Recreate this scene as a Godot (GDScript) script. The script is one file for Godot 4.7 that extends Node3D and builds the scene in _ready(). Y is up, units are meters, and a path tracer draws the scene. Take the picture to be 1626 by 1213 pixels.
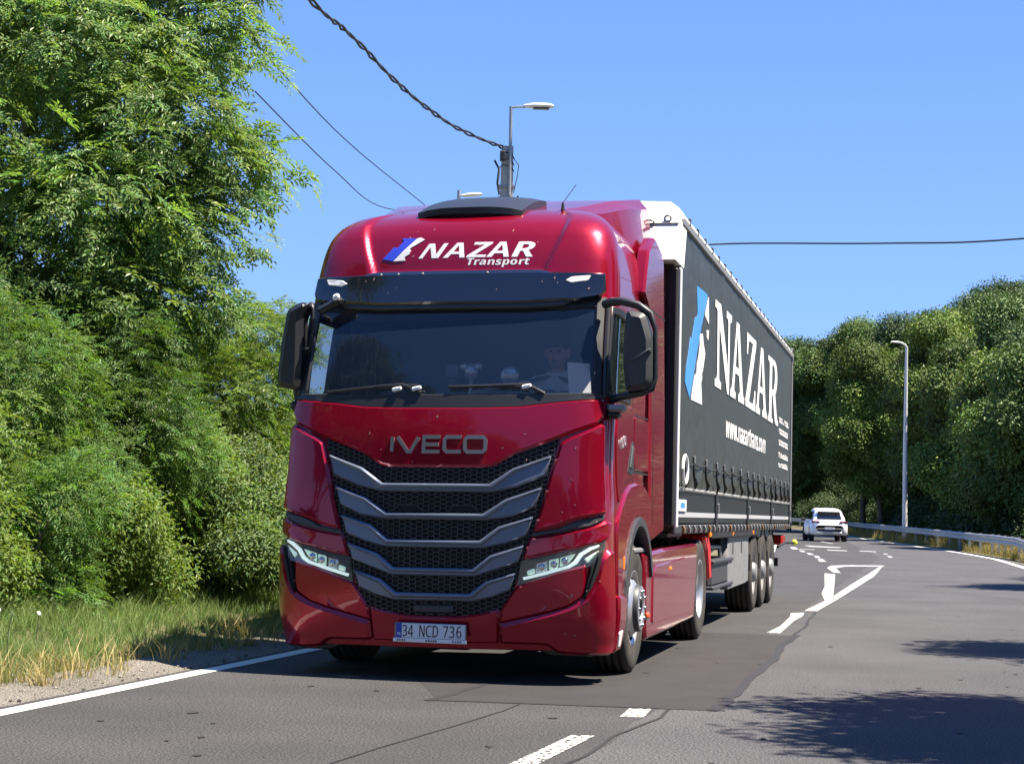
extends Node3D
# ---------- shared state ----------
var M := {}
var used := {}
var rg := RandomNumberGenerator.new()
var PX := 1.275          # plane used by mode 2
var PZ := 0.0            # plane used by mode 3
const EYE := 1.233
const ROLL := 0.012
# outline of the cab: height -> distance behind the bumper face, height -> half width
const TZ := [.2, .10, .4, .03, .65, 0.0, 1.0, 0.0, 1.4, .03, 1.8, .08, 2.0, .13, 2.2, .18, 2.5, .28, 2.8, .40, 2.95, .45, 3.2, .52, 3.4, .61, 3.52, .74, 3.60, .92, 3.66, 1.2, 3.70, 1.6]
const TW := [.2, 1.21, .45, 1.25, 1.3, 1.25, 1.5, 1.235, 2.0, 1.235, 2.9, 1.215, 3.1, 1.20, 3.3, 1.17, 3.42, 1.125, 3.52, 1.05, 3.60, .94, 3.66, .80, 3.70, .55]
const TR := [2.9, .735, 3.05, .735, 3.36, .91, 3.52, 1.06]

func _ready():
	rg.seed = 77
	# ---------- camera, sky, sun, exposure ----------
	var cam := Camera3D.new()
	cam.name = "camera"
	cam.fov = 24.142
	cam.position = Vector3(0, EYE, 0)
	cam.basis = Basis(Vector3.RIGHT, 0.0728) * Basis(Vector3.BACK, 0.0251)
	cam.near = 0.1
	cam.far = 3000.0
	cam.current = true
	add_child(cam)
	var we := WorldEnvironment.new()
	we.name = "world_environment"
	var env := Environment.new()
	env.background_mode = Environment.BG_SKY
	var sm := ProceduralSkyMaterial.new()
	sm.sky_top_color = Color(.033, .094, .28).linear_to_srgb()
	sm.sky_horizon_color = Color(.148, .253, .43).linear_to_srgb()
	sm.sky_curve = 0.17
	sm.sky_energy_multiplier = 1.0
	sm.ground_bottom_color = Color(.05, .06, .04).linear_to_srgb()
	sm.ground_horizon_color = Color(.12, .15, .14).linear_to_srgb()
	sm.sun_angle_max = 12.0
	sm.sun_curve = 0.08
	var sky := Sky.new()
	sky.sky_material = sm
	env.sky = sky
	env.tonemap_mode = Environment.TONE_MAPPER_LINEAR
	env.tonemap_exposure = 3.1
	env.sdfgi_enabled = true
	env.ssao_enabled = true
	env.ssil_enabled = true
	we.environment = env
	add_child(we)
	var sun := DirectionalLight3D.new()
	sun.name = "sun"
	sun.light_energy = 1.6
	sun.light_color = Color(1.0, .955, .88)
	sun.light_angular_distance = 0.5
	sun.shadow_enabled = true
	sun.directional_shadow_max_distance = 200.0
	add_child(sun)
	var el := deg_to_rad(63.0)
	var hz := Vector2(-1.0, -0.17).normalized() * cos(el)   # light runs to the left and a little away
	sun.look_at_from_position(Vector3.ZERO, Vector3(hz.x, -sin(el), hz.y), Vector3.UP)
	materials()
	terrain()
	road_paint()
	road_flecks()
	trees_and_plants()
	lamps_and_wires()
	guard_rail()
	white_car()
	trailer()
	tractor()
	cab_contents()

# ---------- naming ----------
func numbered(called: String) -> String:
	if not used.has(called):
		used[called] = 0
		return called
	used[called] += 1
	return "%s_%03d" % [called, used[called]]

func tag(o: Node, label: String, category := "", group := "", kind := ""):
	if label: o.set_meta("label", label)
	if category: o.set_meta("category", category)
	if group: o.set_meta("group", group)
	if kind: o.set_meta("kind", kind)
	return o

func thing(called: String, label: String, category: String, at := Vector3.ZERO, turn := 0.0, group := "") -> Node3D:
	var o := Node3D.new()
	o.name = numbered(called)
	add_child(o)
	o.position = at
	o.rotation.y = turn
	tag(o, label, category, group)
	return o

func obj(called: String, st: SurfaceTool, m: Material, parent: Node = self, tf := Transform3D()) -> MeshInstance3D:
	st.generate_normals()
	return obm(called, st.commit(), m, parent, tf)

func obm(called: String, mesh: Mesh, m: Material, parent: Node = self, tf := Transform3D()) -> MeshInstance3D:
	var o := MeshInstance3D.new()
	o.name = numbered(called) if parent == self else called
	o.mesh = mesh
	o.material_override = m
	o.transform = tf
	parent.add_child(o, true)
	return o

func part(called: String, st: SurfaceTool, m: Material, parent: Node) -> MeshInstance3D:
	return obj(called, st, m, parent, cabtf)

var cabtf := Transform3D()

func mb() -> SurfaceTool:
	var st := SurfaceTool.new()
	st.begin(Mesh.PRIMITIVE_TRIANGLES)
	st.set_smooth_group(-1)
	return st

# ---------- materials ----------
func lin(r: float, g: float, b: float, a := 1.0) -> Color:
	var c := Color(r, g, b).linear_to_srgb()
	c.a = a
	return c

func mat(called: String, r: float, g: float, b: float, rough := .6, metal := 0.0) -> StandardMaterial3D:
	var m := StandardMaterial3D.new()
	m.resource_name = called
	m.albedo_color = lin(r, g, b)
	m.roughness = rough
	m.metallic = metal
	M[called] = m
	return m

func noise_tex(freq: float, lo: Color, hi: Color, octaves := 4, size := 512, kind := FastNoiseLite.TYPE_SIMPLEX_SMOOTH, sd := 1, mid := 0.5) -> NoiseTexture2D:
	var n := FastNoiseLite.new()
	n.noise_type = kind
	n.frequency = freq
	n.fractal_octaves = octaves
	n.seed = sd
	var t := NoiseTexture2D.new()
	t.width = size
	t.height = size
	t.seamless = true
	t.noise = n
	var gr := Gradient.new()
	gr.set_color(0, lo)
	gr.set_color(1, hi)
	if mid == -1.0:
		gr.set_offset(0, .30)
		gr.set_offset(1, .70)
	if mid != 0.5 and mid > 0:
		gr.set_offset(0, mid)
		gr.set_offset(1, minf(mid + .1, 1.0))
	t.color_ramp = gr
	return t

func tri(m: StandardMaterial3D, scale: float, world := true):
	m.uv1_triplanar = true
	m.uv1_world_triplanar = world
	m.uv1_scale = Vector3.ONE * scale

func grainy(called: String, dark: Color, light: Color, freq: float, scale: float, bump: float, rough := .9, dlo := Color(.8, .8, .8), dhi := Color(1.1, 1.1, 1.1), dscale := .05) -> StandardMaterial3D:
	# a fine grain times a coarse blotch, with relief
	var m := mat(called, 1, 1, 1, rough)
	m.albedo_texture = noise_tex(freq, dark, light, 3, 1024, FastNoiseLite.TYPE_SIMPLEX_SMOOTH, 3, -1.0)
	tri(m, scale)
	m.detail_enabled = true
	m.detail_blend_mode = BaseMaterial3D.BLEND_MODE_MUL
	m.detail_albedo = noise_tex(.012, dlo, dhi, 5, 512, FastNoiseLite.TYPE_SIMPLEX_SMOOTH, 9)
	m.detail_uv_layer = BaseMaterial3D.DETAIL_UV_2
	m.uv2_triplanar = true
	m.uv2_world_triplanar = true
	m.uv2_scale = Vector3.ONE * dscale
	if bump > 0.0:
		m.heightmap_enabled = true
		m.heightmap_scale = bump
		m.heightmap_texture = noise_tex(freq * 1.6, Color.BLACK, Color.WHITE, 3, 1024, FastNoiseLite.TYPE_SIMPLEX_SMOOTH, 5)
	return m

func glass(called: String, r: float, g: float, b: float, a: float) -> StandardMaterial3D:
	var m := mat(called, r, g, b, .02)
	m.albedo_color.a = a
	m.transparency = BaseMaterial3D.TRANSPARENCY_ALPHA
	m.metallic_specular = .5
	return m

func leafy(called: String, bl: float, rough := .5) -> StandardMaterial3D:
	var m := mat(called, 1, 1, 1, rough)
	m.vertex_color_use_as_albedo = true
	m.backlight_enabled = true
	m.backlight = Color(bl, bl, bl * .6)
	m.metallic_specular = .4
	return m

func materials():
	var p := mat("red_paint", .29, .002, .020, .27, .52)
	p.clearcoat_enabled = true
	p.clearcoat = .75
	p.metallic_specular = .35
	p.clearcoat_roughness = .03
	mat("black_plastic", .016, .017, .02, .42)
	mat("grey_plastic", .035, .037, .042, .5)
	var gb := mat("gloss_black", .006, .007, .012, .12)
	gb.clearcoat_enabled = true
	gb.clearcoat = 1.0
	gb.clearcoat_roughness = .03
	mat("bar_grey", .14, .165, .225, .36, .55)
	mat("mesh_black", .05, .052, .058, .42)
	mat("deep_black", .004, .004, .005, .8)
	mat("chrome", .6, .61, .63, .16, 1.0)
	mat("emblem_metal", .26, .25, .24, .35, .85)
	mat("alloy", .62, .62, .64, .36, .85)
	mat("steel_grey", .22, .225, .235, .5, .3)
	mat("frame_black", .014, .014, .015, .6)
	var ty := mat("rubber", 1, 1, 1, .85)
	ty.albedo_texture = noise_tex(.02, lin(.016, .015, .014), lin(.06, .052, .045), 4, 256)
	tri(ty, 1.2, false)
	mat("white_print", .72, .72, .74, .5)
	mat("decal_blue", .03, .055, .52, .35)
	mat("decal_white", .62, .63, .66, .35)
	mat("curtain_blue", .055, .24, .62, .45)
	mat("plate_white", .62, .64, .68, .4)
	mat("plate_blue", .01, .04, .35, .4)
	mat("splat", .30, .19, .18, .6)
	mat("ink", .012, .012, .014, .6)
	mat("amber", .85, .22, .01, .25)
	mat("orange_red", .75, .10, .02, .35)
	mat("red_plastic", .62, .012, .02, .35)
	mat("amber_rust", .30, .16, .08, .7)
	mat("yellow_marker", .75, .85, .03, .4)
	glass("windscreen", .018, .033, .068, .34)
	glass("side_glass", .02, .03, .04, .28)
	glass("lens", .6, .65, .7, .06)
	var d := mat("day_light", .8, .84, .84, .3)
	d.emission_enabled = true
	d.emission = Color(.85, .95, .9)
	d.emission_energy_multiplier = .22
	mat("lamp_white", .75, .76, .76, .25)
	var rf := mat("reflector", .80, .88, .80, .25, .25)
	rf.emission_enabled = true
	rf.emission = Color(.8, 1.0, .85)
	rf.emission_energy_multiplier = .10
	# trailer
	var c := mat("curtain", 1, 1, 1, .42)
	c.albedo_texture = noise_tex(.03, lin(.024, .026, .023), lin(.046, .049, .043), 5, 512)
	tri(c, .35, false)
	c.metallic_specular = .6
	mat("board_black", .014, .015, .017, .35)
	mat("alu", .34, .34, .33, .45, .4)
	var wp := mat("white_tarp", 1, 1, 1, .6)
	wp.albedo_texture = noise_tex(.02, lin(.80, .80, .79), lin(.88, .88, .88), 4, 256)
	tri(wp, .6, false)
	var gs := mat("grey_sheet", 1, 1, 1, .55)
	gs.albedo_texture = noise_tex(.02, lin(.15, .155, .165), lin(.21, .215, .225), 4, 256)
	tri(gs, .8, false)
	var bk := mat("bulkhead", 1, 1, 1, .5)
	bk.albedo_texture = noise_tex(.05, lin(.012, .012, .014), lin(.10, .10, .10), 5, 256, FastNoiseLite.TYPE_SIMPLEX_SMOOTH, 4)
	tri(bk, .9, false)
	mat("reflex_strip", .42, .43, .46, .4)
	# street
	grainy("concrete", lin(.48, .46, .43), lin(.64, .62, .58), .05, 1.2, .1)
	mat("galvanised", .30, .305, .31, .45, .4)
	mat("pole_white", .58, .58, .56, .45)
	mat("lamp_shell", .72, .72, .72, .4)
	mat("cable_black", .012, .014, .018, .6)
	mat("car_white", .78, .79, .81, .25).clearcoat_enabled = true
	mat("tail_red", .35, .012, .012, .2)
	mat("tail_lamp_dark", .10, .01, .012, .2)
	# ground
	grainy("asphalt", lin(.0255, .0260, .029), lin(.117, .118, .126), .06, .8, .45, .92, Color(.80, .80, .81), Color(1.0, .99, .98), .07)
	grainy("asphalt_dark", lin(.018, .0178, .0188), lin(.083, .0815, .0845), .06, .8, .35, .9, Color(.80, .80, .81), Color(1.0, .99, .98), .09)
	grainy("asphalt_patch", lin(.014, .0132, .0142), lin(.038, .036, .0385), .08, .9, .2, .9, Color(.86, .84, .85), Color(1, 1, 1), .25)
	grainy("tar", lin(.010, .010, .011), lin(.024, .024, .026), .05, 1.0, .1, .7)
	grainy("soil", lin(.10, .085, .05), lin(.21, .18, .11), .04, .6, 1.0, .95, Color(.7, .75, .62), Color(1, 1, .95), .12)
	grainy("gravel", lin(.10, .088, .075), lin(.46, .42, .36), .05, .9, 3.0, .95)
	var pa := grainy("road_paint", lin(.52, .52, .49), lin(.70, .69, .66), .08, 1.0, .15, .7)
	pa.detail_enabled = false
	grainy("faded_paint", lin(.22, .22, .22), lin(.46, .46, .45), .05, .6, .1, .8)
	var worn := mat("worn_paint", 1, 1, 1, .75)
	worn.albedo_texture = noise_tex(.045, Color(.76, .75, .73, 0), Color(.80, .79, .77, 1), 5, 1024, FastNoiseLite.TYPE_SIMPLEX_SMOOTH, 21, .43)
	worn.transparency = BaseMaterial3D.TRANSPARENCY_ALPHA_SCISSOR
	worn.alpha_scissor_threshold = .5
	tri(worn, .55)
	# plants
	leafy("ash_leaf", 1.0, .42)
	leafy("shrub_leaf", 1.0, .5)
	leafy("forest_leaf", .5, .55)
	leafy("grass_blade", .8, .6)
	var bkk := mat("bark", 1, 1, 1, .9)
	bkk.albedo_texture = noise_tex(.06, lin(.05, .042, .032), lin(.17, .15, .12), 4, 256)
	tri(bkk, 1.0)
	# inside the cab
	mat("dash", .018, .02, .024, .6)
	mat("trim_wall", .035, .042, .055, .8)
	mat("seat_cloth", .022, .025, .032, .85)
	mat("paper", .80, .82, .84, .6)
	mat("skin", .42, .22, .14, .55)
	mat("shirt", .80, .82, .86, .8)
	mat("screen_dark", .05, .07, .10, .15)
	mat("silver_small", .5, .5, .52, .3, .6)

# ---------- shape helpers ----------
func q4(st: SurfaceTool, a: Vector3, b: Vector3, c: Vector3, d: Vector3):
	# corners counter-clockwise as seen from outside
	for p in [a, c, b, a, d, c]: st.add_vertex(p)

func box(st: SurfaceTool, c: Vector3, s: Vector3, bs := Basis()):
	var h := s * .5
	var v := []
	for i in 8: v.append(c + bs * Vector3(h.x if i & 1 else -h.x, h.y if i & 2 else -h.y, h.z if i & 4 else -h.z))
	st.set_smooth_group(-1)
	q4(st, v[4], v[5], v[7], v[6]); q4(st, v[1], v[0], v[2], v[3])
	q4(st, v[5], v[1], v[3], v[7]); q4(st, v[0], v[4], v[6], v[2])
	q4(st, v[6], v[7], v[3], v[2]); q4(st, v[0], v[1], v[5], v[4])

func rbox(st: SurfaceTool, c: Vector3, s: Vector3, r: float, bs := Basis()):
	# a box with chamfered edges: eight corners cut
	var h := s * .5
	r = minf(r, minf(h.x, minf(h.y, h.z)) * .95)
	st.set_smooth_group(-1)
	var ax := [Vector3.RIGHT, Vector3.UP, Vector3.BACK]
	for k in 3:
		for sg in [-1.0, 1.0]:
			var n: Vector3 = ax[k] * sg
			var u: Vector3 = ax[(k + 1) % 3] * sg
			var w: Vector3 = ax[(k + 2) % 3]
			var hn := h[k]
			var hu := h[(k + 1) % 3] - r
			var hw := h[(k + 2) % 3] - r
			q4(st, c + bs * (n * hn - u * hu - w * hw), c + bs * (n * hn + u * hu - w * hw), c + bs * (n * hn + u * hu + w * hw), c + bs * (n * hn - u * hu + w * hw))
			for s2 in [-1.0, 1.0]:
				var m2: Vector3 = ax[(k + 1) % 3] * s2
				var hm := h[(k + 1) % 3]
				var e := [n * hn + m2 * (hm - r) - w * hw, n * (hn - r) + m2 * hm - w * hw, n * (hn - r) + m2 * hm + w * hw, n * hn + m2 * (hm - r) + w * hw]
				if sg * s2 > 0: q4(st, c + bs * e[0], c + bs * e[1], c + bs * e[2], c + bs * e[3])
				else: q4(st, c + bs * e[3], c + bs * e[2], c + bs * e[1], c + bs * e[0])
	for i in 8:
		var g := Vector3(1.0 if i & 1 else -1.0, 1.0 if i & 2 else -1.0, 1.0 if i & 4 else -1.0)
		var a := c + bs * (g * Vector3(h.x, h.y - r, h.z - r))
		var b := c + bs * (g * Vector3(h.x - r, h.y, h.z - r))
		var d := c + bs * (g * Vector3(h.x - r, h.y - r, h.z))
		var order := [a, d, b] if g.x * g.y * g.z > 0 else [a, b, d]
		for p in order: st.add_vertex(p)

func tube(st: SurfaceTool, pts: Array, radii, sides := 8, caps := true):
	st.set_smooth_group(1)
	var rings := []
	var nrm := Vector3.UP
	for i in pts.size():
		var dir: Vector3 = (pts[mini(i + 1, pts.size() - 1)] - pts[maxi(i - 1, 0)]).normalized()
		if i == 0:
			nrm = Vector3.UP if absf(dir.y) < .9 else Vector3.RIGHT
		nrm = (nrm - dir * nrm.dot(dir)).normalized()
		var bn := dir.cross(nrm)
		var r: float = radii[i] if radii is Array else radii
		var ring := []
		for k in sides:
			var a := TAU * k / sides
			ring.append(pts[i] + (nrm * cos(a) + bn * sin(a)) * r)
		rings.append(ring)
	for i in pts.size() - 1:
		for k in sides:
			var k2 := (k + 1) % sides
			q4(st, rings[i][k], rings[i][k2], rings[i + 1][k2], rings[i + 1][k])
	if caps:
		st.set_smooth_group(-1)
		for k in range(1, sides - 1):
			for p in [rings[0][0], rings[0][k], rings[0][k + 1]]: st.add_vertex(p)
			for p in [rings[-1][0], rings[-1][k + 1], rings[-1][k]]: st.add_vertex(p)

func lathe(st: SurfaceTool, prof: Array, c: Vector3, axis := 0, sides := 40, group := 1):
	# prof: Vector2(along the axis, radius); axis 0 = x, 1 = y, 2 = z
	st.set_smooth_group(group)
	for i in prof.size() - 1:
		for k in sides:
			var a0 := TAU * k / sides
			var a1 := TAU * (k + 1) / sides
			var p := []
			for e in [[prof[i], a0], [prof[i], a1], [prof[i + 1], a1], [prof[i + 1], a0]]:
				var t: Vector2 = e[0]
				var cs: float = cos(e[1]) * t.y
				var sn: float = sin(e[1]) * t.y
				p.append(c + (Vector3(t.x, cs, sn) if axis == 0 else Vector3(sn, t.x, cs) if axis == 1 else Vector3(cs, sn, t.x)))
			q4(st, p[0], p[3], p[2], p[1])

func pv(a: Array) -> PackedVector2Array:
	var o := PackedVector2Array()
	for i in range(0, a.size(), 2): o.append(Vector2(a[i], a[i + 1]))
	return o

func sym(a: Array) -> PackedVector2Array:
	# right half listed from the middle outwards and back: the left half is its mirror image
	var o := pv(a)
	var n := o.size()
	for i in n:
		var p := o[n - 1 - i]
		o.append(Vector2(-p.x, p.y))
	return o

func mirrored(p: PackedVector2Array) -> PackedVector2Array:
	var o := PackedVector2Array()
	for i in p.size(): o.append(Vector2(-p[p.size() - 1 - i].x, p[p.size() - 1 - i].y))
	return o

func rounded(p: PackedVector2Array, r: float, n := 3) -> PackedVector2Array:
	var o := PackedVector2Array()
	var c := p.size()
	for i in c:
		var a := p[(i + c - 1) % c]
		var b := p[i]
		var d := p[(i + 1) % c]
		var e := b + (a - b).normalized() * minf(r, (a - b).length() * .45)
		var f := b + (d - b).normalized() * minf(r, (d - b).length() * .45)
		for k in n + 1:
			var t := float(k) / n
			o.append(e.lerp(b, t).lerp(b.lerp(f, t), t))
	return o

func ccw(p: PackedVector2Array) -> PackedVector2Array:
	if Geometry2D.is_polygon_clockwise(p):   # y up: this test is made for y down
		return p if area(p) > 0 else rev(p)
	return p if area(p) > 0 else rev(p)

func rev(p: PackedVector2Array) -> PackedVector2Array:
	var o := p.duplicate()
	o.reverse()
	return o

func area(p: PackedVector2Array) -> float:
	var s := 0.0
	for i in p.size(): s += p[i].cross(p[(i + 1) % p.size()])
	return s * .5

func inset(p: PackedVector2Array, d: float) -> PackedVector2Array:
	var o := PackedVector2Array()
	var c := p.size()
	for i in c:
		var e1 := (p[i] - p[(i + c - 1) % c]).normalized()
		var e2 := (p[(i + 1) % c] - p[i]).normalized()
		var n1 := Vector2(-e1.y, e1.x)
		var n2 := Vector2(-e2.y, e2.x)
		var s := (n1 + n2) / maxf(.35, 1.0 + n1.dot(n2))
		o.append(p[i] + s * d)
	return o

func lut(t: Array, v: float) -> float:
	if v <= t[0]: return t[1]
	for i in range(2, t.size(), 2):
		if v <= t[i]:
			return lerpf(t[i - 1], t[i + 1], (v - t[i - 2]) / (t[i] - t[i - 2]))
	return t[t.size() - 1]

var _soft := {}
func soft(t: Array, which: int, v: float) -> float:
	var k := Vector2i(which, roundi(v * 2000.0))
	if _soft.has(k): return _soft[k]
	var r := (lut(t, v - .06) + lut(t, v - .03) + lut(t, v) + lut(t, v + .03) + lut(t, v + .06)) / 5.0
	_soft[k] = r
	return r

func S(u: float, v: float) -> Vector3:
	# the skin of the cab: u runs round it (0 = middle of the front, 1.4 = start of the side), v is the height
	var w := soft(TW, 0, v)
	var z0 := soft(TZ, 1, v)
	var a := absf(u)
	var sg := signf(u)
	var xa := w - .28
	if v > 2.9 and v < 3.66:
		var rd := soft(TR, 2, v)
		z0 += .055 * (1.0 - smoothstep(rd - .045, rd + .015, a)) * smoothstep(3.66, 3.56, v) * smoothstep(3.0, 3.07, v)
	if a <= 1.0: return Vector3(sg * a * xa, v, -(z0 + .08 * a * a))
	var zb := z0 + .08
	var zc := zb + .30
	if a <= 1.4:
		var t := (a - 1.0) / .4
		var p1 := Vector2(xa + .18, zb + .18 * .16 / xa)
		var q := Vector2(xa, zb).bezier_interpolate(p1, Vector2(w, zc - .19), Vector2(w, zc), t)
		return Vector3(sg * q.x, v, -q.y)
	return Vector3(sg * w, v, -(zc + a - 1.4))

func SN(u: float, v: float) -> Vector3:
	var e := .006
	return (S(u + e, v) - S(u - e, v)).cross(S(u, v + e) - S(u, v - e)).normalized()

func mapp(mode: int, a: float, b: float, off: float) -> Vector3:
	match mode:
		0: return S(a, b) + SN(a, b) * off
		1: return Vector3(soft(TW, 0, b) + off, b, -a)
		-1: return Vector3(-soft(TW, 0, b) - off, b, -a)
		2: return Vector3(PX + off, b, -a)
		-2: return Vector3(-PX - off, b, -a)
		5: return Vector3(1.272 + curtain_bulge(a, b) + off, b, -a)
		4: return Vector3(a, rise(b) + off, -b)      # lying on the ground: b is the distance from the camera
	return Vector3(a, b, -PZ + off)

func panel(st: SurfaceTool, mode: int, poly: PackedVector2Array, off0: float, off1: float, bev := .006, cell := .09):
	# a plate that follows the mapped surface, with chamfered rim and walls down to off0
	var flip := mode < 0
	var p := ccw(poly)
	var ins := inset(p, bev) if bev > 0 else p
	st.set_smooth_group(1)
	var lo := ins[0]
	var hi := ins[0]
	for v in ins:
		lo = lo.min(v)
		hi = hi.max(v)
	var flat := mode != 0 and absi(mode) != 1 and mode != 5
	var nx := 1 if flat else maxi(1, ceili((hi.x - lo.x) / cell))
	var ny := 1 if flat else maxi(1, ceili((hi.y - lo.y) / cell))
	for i in nx:
		for j in ny:
			var c0 := lo + (hi - lo) * Vector2(float(i) / nx, float(j) / ny)
			var c1 := lo + (hi - lo) * Vector2(float(i + 1) / nx, float(j + 1) / ny)
			var pieces := Geometry2D.intersect_polygons(ins, PackedVector2Array([c0 - Vector2(.001, .001), Vector2(c1.x + .001, c0.y - .001), c1 + Vector2(.001, .001), Vector2(c0.x - .001, c1.y + .001)] if flat else [c0, Vector2(c1.x, c0.y), c1, Vector2(c0.x, c1.y)]))
			for pc in pieces:
				var ids := Geometry2D.triangulate_polygon(pc)
				for k in range(0, ids.size(), 3):
					var t := [pc[ids[k]], pc[ids[k + 1]], pc[ids[k + 2]]]
					var pos: bool = (t[1] - t[0]).cross(t[2] - t[0]) > 0
					if pos != flip: t.reverse()
					for v in t: st.add_vertex(mapp(mode, v.x, v.y, off1))
	var n := p.size()
	for i in n:
		var k := (i + 1) % n
		var m := 1 if flat else maxi(1, ceili((p[k] - p[i]).length() / cell))
		for s in m:
			var o0 := p[i].lerp(p[k], float(s) / m)
			var o1 := p[i].lerp(p[k], float(s + 1) / m)
			var i0 := ins[i].lerp(ins[k], float(s) / m)
			var i1 := ins[i].lerp(ins[k], float(s + 1) / m)
			var A := mapp(mode, o0.x, o0.y, off1 - bev)
			var B := mapp(mode, o1.x, o1.y, off1 - bev)
			if bev > 0:
				st.set_smooth_group(1)
				var Ci := mapp(mode, i1.x, i1.y, off1)
				var D := mapp(mode, i0.x, i0.y, off1)
				if flip: q4(st, B, A, D, Ci)
				else: q4(st, A, B, Ci, D)
			if off0 < off1 - bev:
				st.set_smooth_group(2)
				var E := mapp(mode, o0.x, o0.y, off0)
				var F := mapp(mode, o1.x, o1.y, off0)
				if flip: q4(st, F, E, A, B)
				else: q4(st, E, F, B, A)

func rib(st: SurfaceTool, mode: int, a: Vector2, b: Vector2, w: float, off0: float, off1: float):
	# a narrow raised strip between two points of a mapped surface
	var d := (b - a).normalized()
	var n := Vector2(-d.y, d.x) * w * .5
	st.set_smooth_group(-1)
	var t := [mapp(mode, a.x - n.x, a.y - n.y, off1), mapp(mode, b.x - n.x, b.y - n.y, off1), mapp(mode, b.x + n.x, b.y + n.y, off1), mapp(mode, a.x + n.x, a.y + n.y, off1)]
	var g := [mapp(mode, a.x - n.x, a.y - n.y, off0), mapp(mode, b.x - n.x, b.y - n.y, off0), mapp(mode, b.x + n.x, b.y + n.y, off0), mapp(mode, a.x + n.x, a.y + n.y, off0)]
	q4(st, t[0], t[1], t[2], t[3])
	q4(st, g[0], g[1], t[1], t[0])
	q4(st, g[2], g[3], t[3], t[2])

func stroke(st: SurfaceTool, mode: int, pts: PackedVector2Array, w: float, off0: float, off1: float, closed := false):
	var p := pts.duplicate()
	var l := PackedVector2Array()
	var r := PackedVector2Array()
	var n := p.size()
	for i in n:
		var e1 := (p[i] - p[i - 1 if i > 0 else (n - 1 if closed else 0)]).normalized()
		var e2 := (p[(i + 1) % n if (closed or i < n - 1) else i] - p[i]).normalized()
		if e1 == Vector2.ZERO: e1 = e2
		if e2 == Vector2.ZERO: e2 = e1
		var m := (Vector2(-e1.y, e1.x) + Vector2(-e2.y, e2.x))
		m = m / maxf(.6, (1.0 + e1.dot(e2))) * w * .5
		l.append(p[i] + m)
		r.append(p[i] - m)
	for i in (n if closed else n - 1):
		var k := (i + 1) % n
		panel(st, mode, PackedVector2Array([r[i], r[k], l[k], l[i]]), off0, off1, 0.0, 1.0)

var _fonts := {}
func lettering(st: SurfaceTool, mode: int, words: String, a0: float, a1: float, b0: float, b1: float, off: float, family := "Droid Sans", weight := 700, slant := 0.0, depth := .004):
	# letters laid on a mapped surface, filling the box a0..a1 by b0..b1
	var key := family + str(weight)
	if not _fonts.has(key):
		var f := SystemFont.new()
		f.font_names = PackedStringArray([family])
		f.font_weight = weight
		_fonts[key] = f
	var tm := TextMesh.new()
	tm.font = _fonts[key]
	tm.text = words
	tm.font_size = 64
	tm.pixel_size = .01
	tm.depth = .05
	tm.curve_step = 2.0
	var ar := tm.surface_get_arrays(0)
	var vs: PackedVector3Array = ar[Mesh.ARRAY_VERTEX]
	var ids: PackedInt32Array = ar[Mesh.ARRAY_INDEX]
	if ids.is_empty(): ids = PackedInt32Array(range(vs.size()))
	var lo := vs[0]
	var hi := vs[0]
	for v in vs:
		lo = lo.min(v)
		hi = hi.max(v)
	st.set_smooth_group(-1)
	for i in range(0, ids.size(), 3):
		for k in 3:
			var v := vs[ids[i + (2 - k if mode < 0 else k)]]
			var t := (v - lo) / (hi - lo)
			var fx := 1.0 - t.x if mode < 0 else t.x
			st.add_vertex(mapp(mode, lerpf(a0, a1, fx) + slant * t.y, lerpf(b0, b1, t.y), off + t.z * depth))

# ---------- ground, road ----------
func rise(d: float) -> float:
	# the road climbs gently beyond the lorry
	if d < 45.0: return 0.0
	return .0045 * (d - 45.0) * (d - 45.0) / 40.0 if d < 65.0 else .0045 * (d - 55.0)

func left_edge(d: float) -> float:
	return lut([-40, -14.86, 13.3, -2.23, 60, 8.83, 90, 13.5, 140, 17.5, 300, 24], d)

func right_edge(d: float) -> float:
	return lut([-40, -3.0, 3, 4.8, 12, 6.9, 22, 9.0, 33, 11.2, 45, 13.5, 56.5, 15.85, 62, 16.87, 70.5, 17.9, 81, 18.75, 99.3, 20.07, 113, 21.4, 140, 24, 300, 29], d)

var curtain_noise := FastNoiseLite.new()

func curtain_bulge(z: float, y: float) -> float:
	var low := smoothstep(2.05, 1.6, y)
	var b := .009 * curtain_noise.get_noise_2d(z * .55, y * .8) + .0016 * curtain_noise.get_noise_2d(z * 5.0, y * .5)
	b += low * (.022 * curtain_noise.get_noise_2d(z * 2.2, y * 6.0 + 30.0) + .012 * sin(z * TAU / .82))
	return b + .008 * curtain_noise.get_noise_2d(z * 2.5, y * 5.0 + 9.0) * smoothstep(3.5, 3.75, y)

var ground_noise := FastNoiseLite.new()

func land(x: float, d: float) -> float:
	var l := left_edge(d) - x
	var r := x - right_edge(d)
	var n := ground_noise.get_noise_2d(x, d)
	var h := rise(d)
	if l > .15:
		return h + .02 * smoothstep(.2, .8, l) + .24 * smoothstep(.9, 3.2, l) + .5 * smoothstep(5.0, 14.0, l) + n * .07 * smoothstep(.3, 1.2, l)
	if r > .3:
		return h + .08 * smoothstep(.3, 1.4, r) + 2.2 * smoothstep(2.5, 22.0, r) + n * .08 * smoothstep(.3, 2.0, r)
	return h - .03

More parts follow.
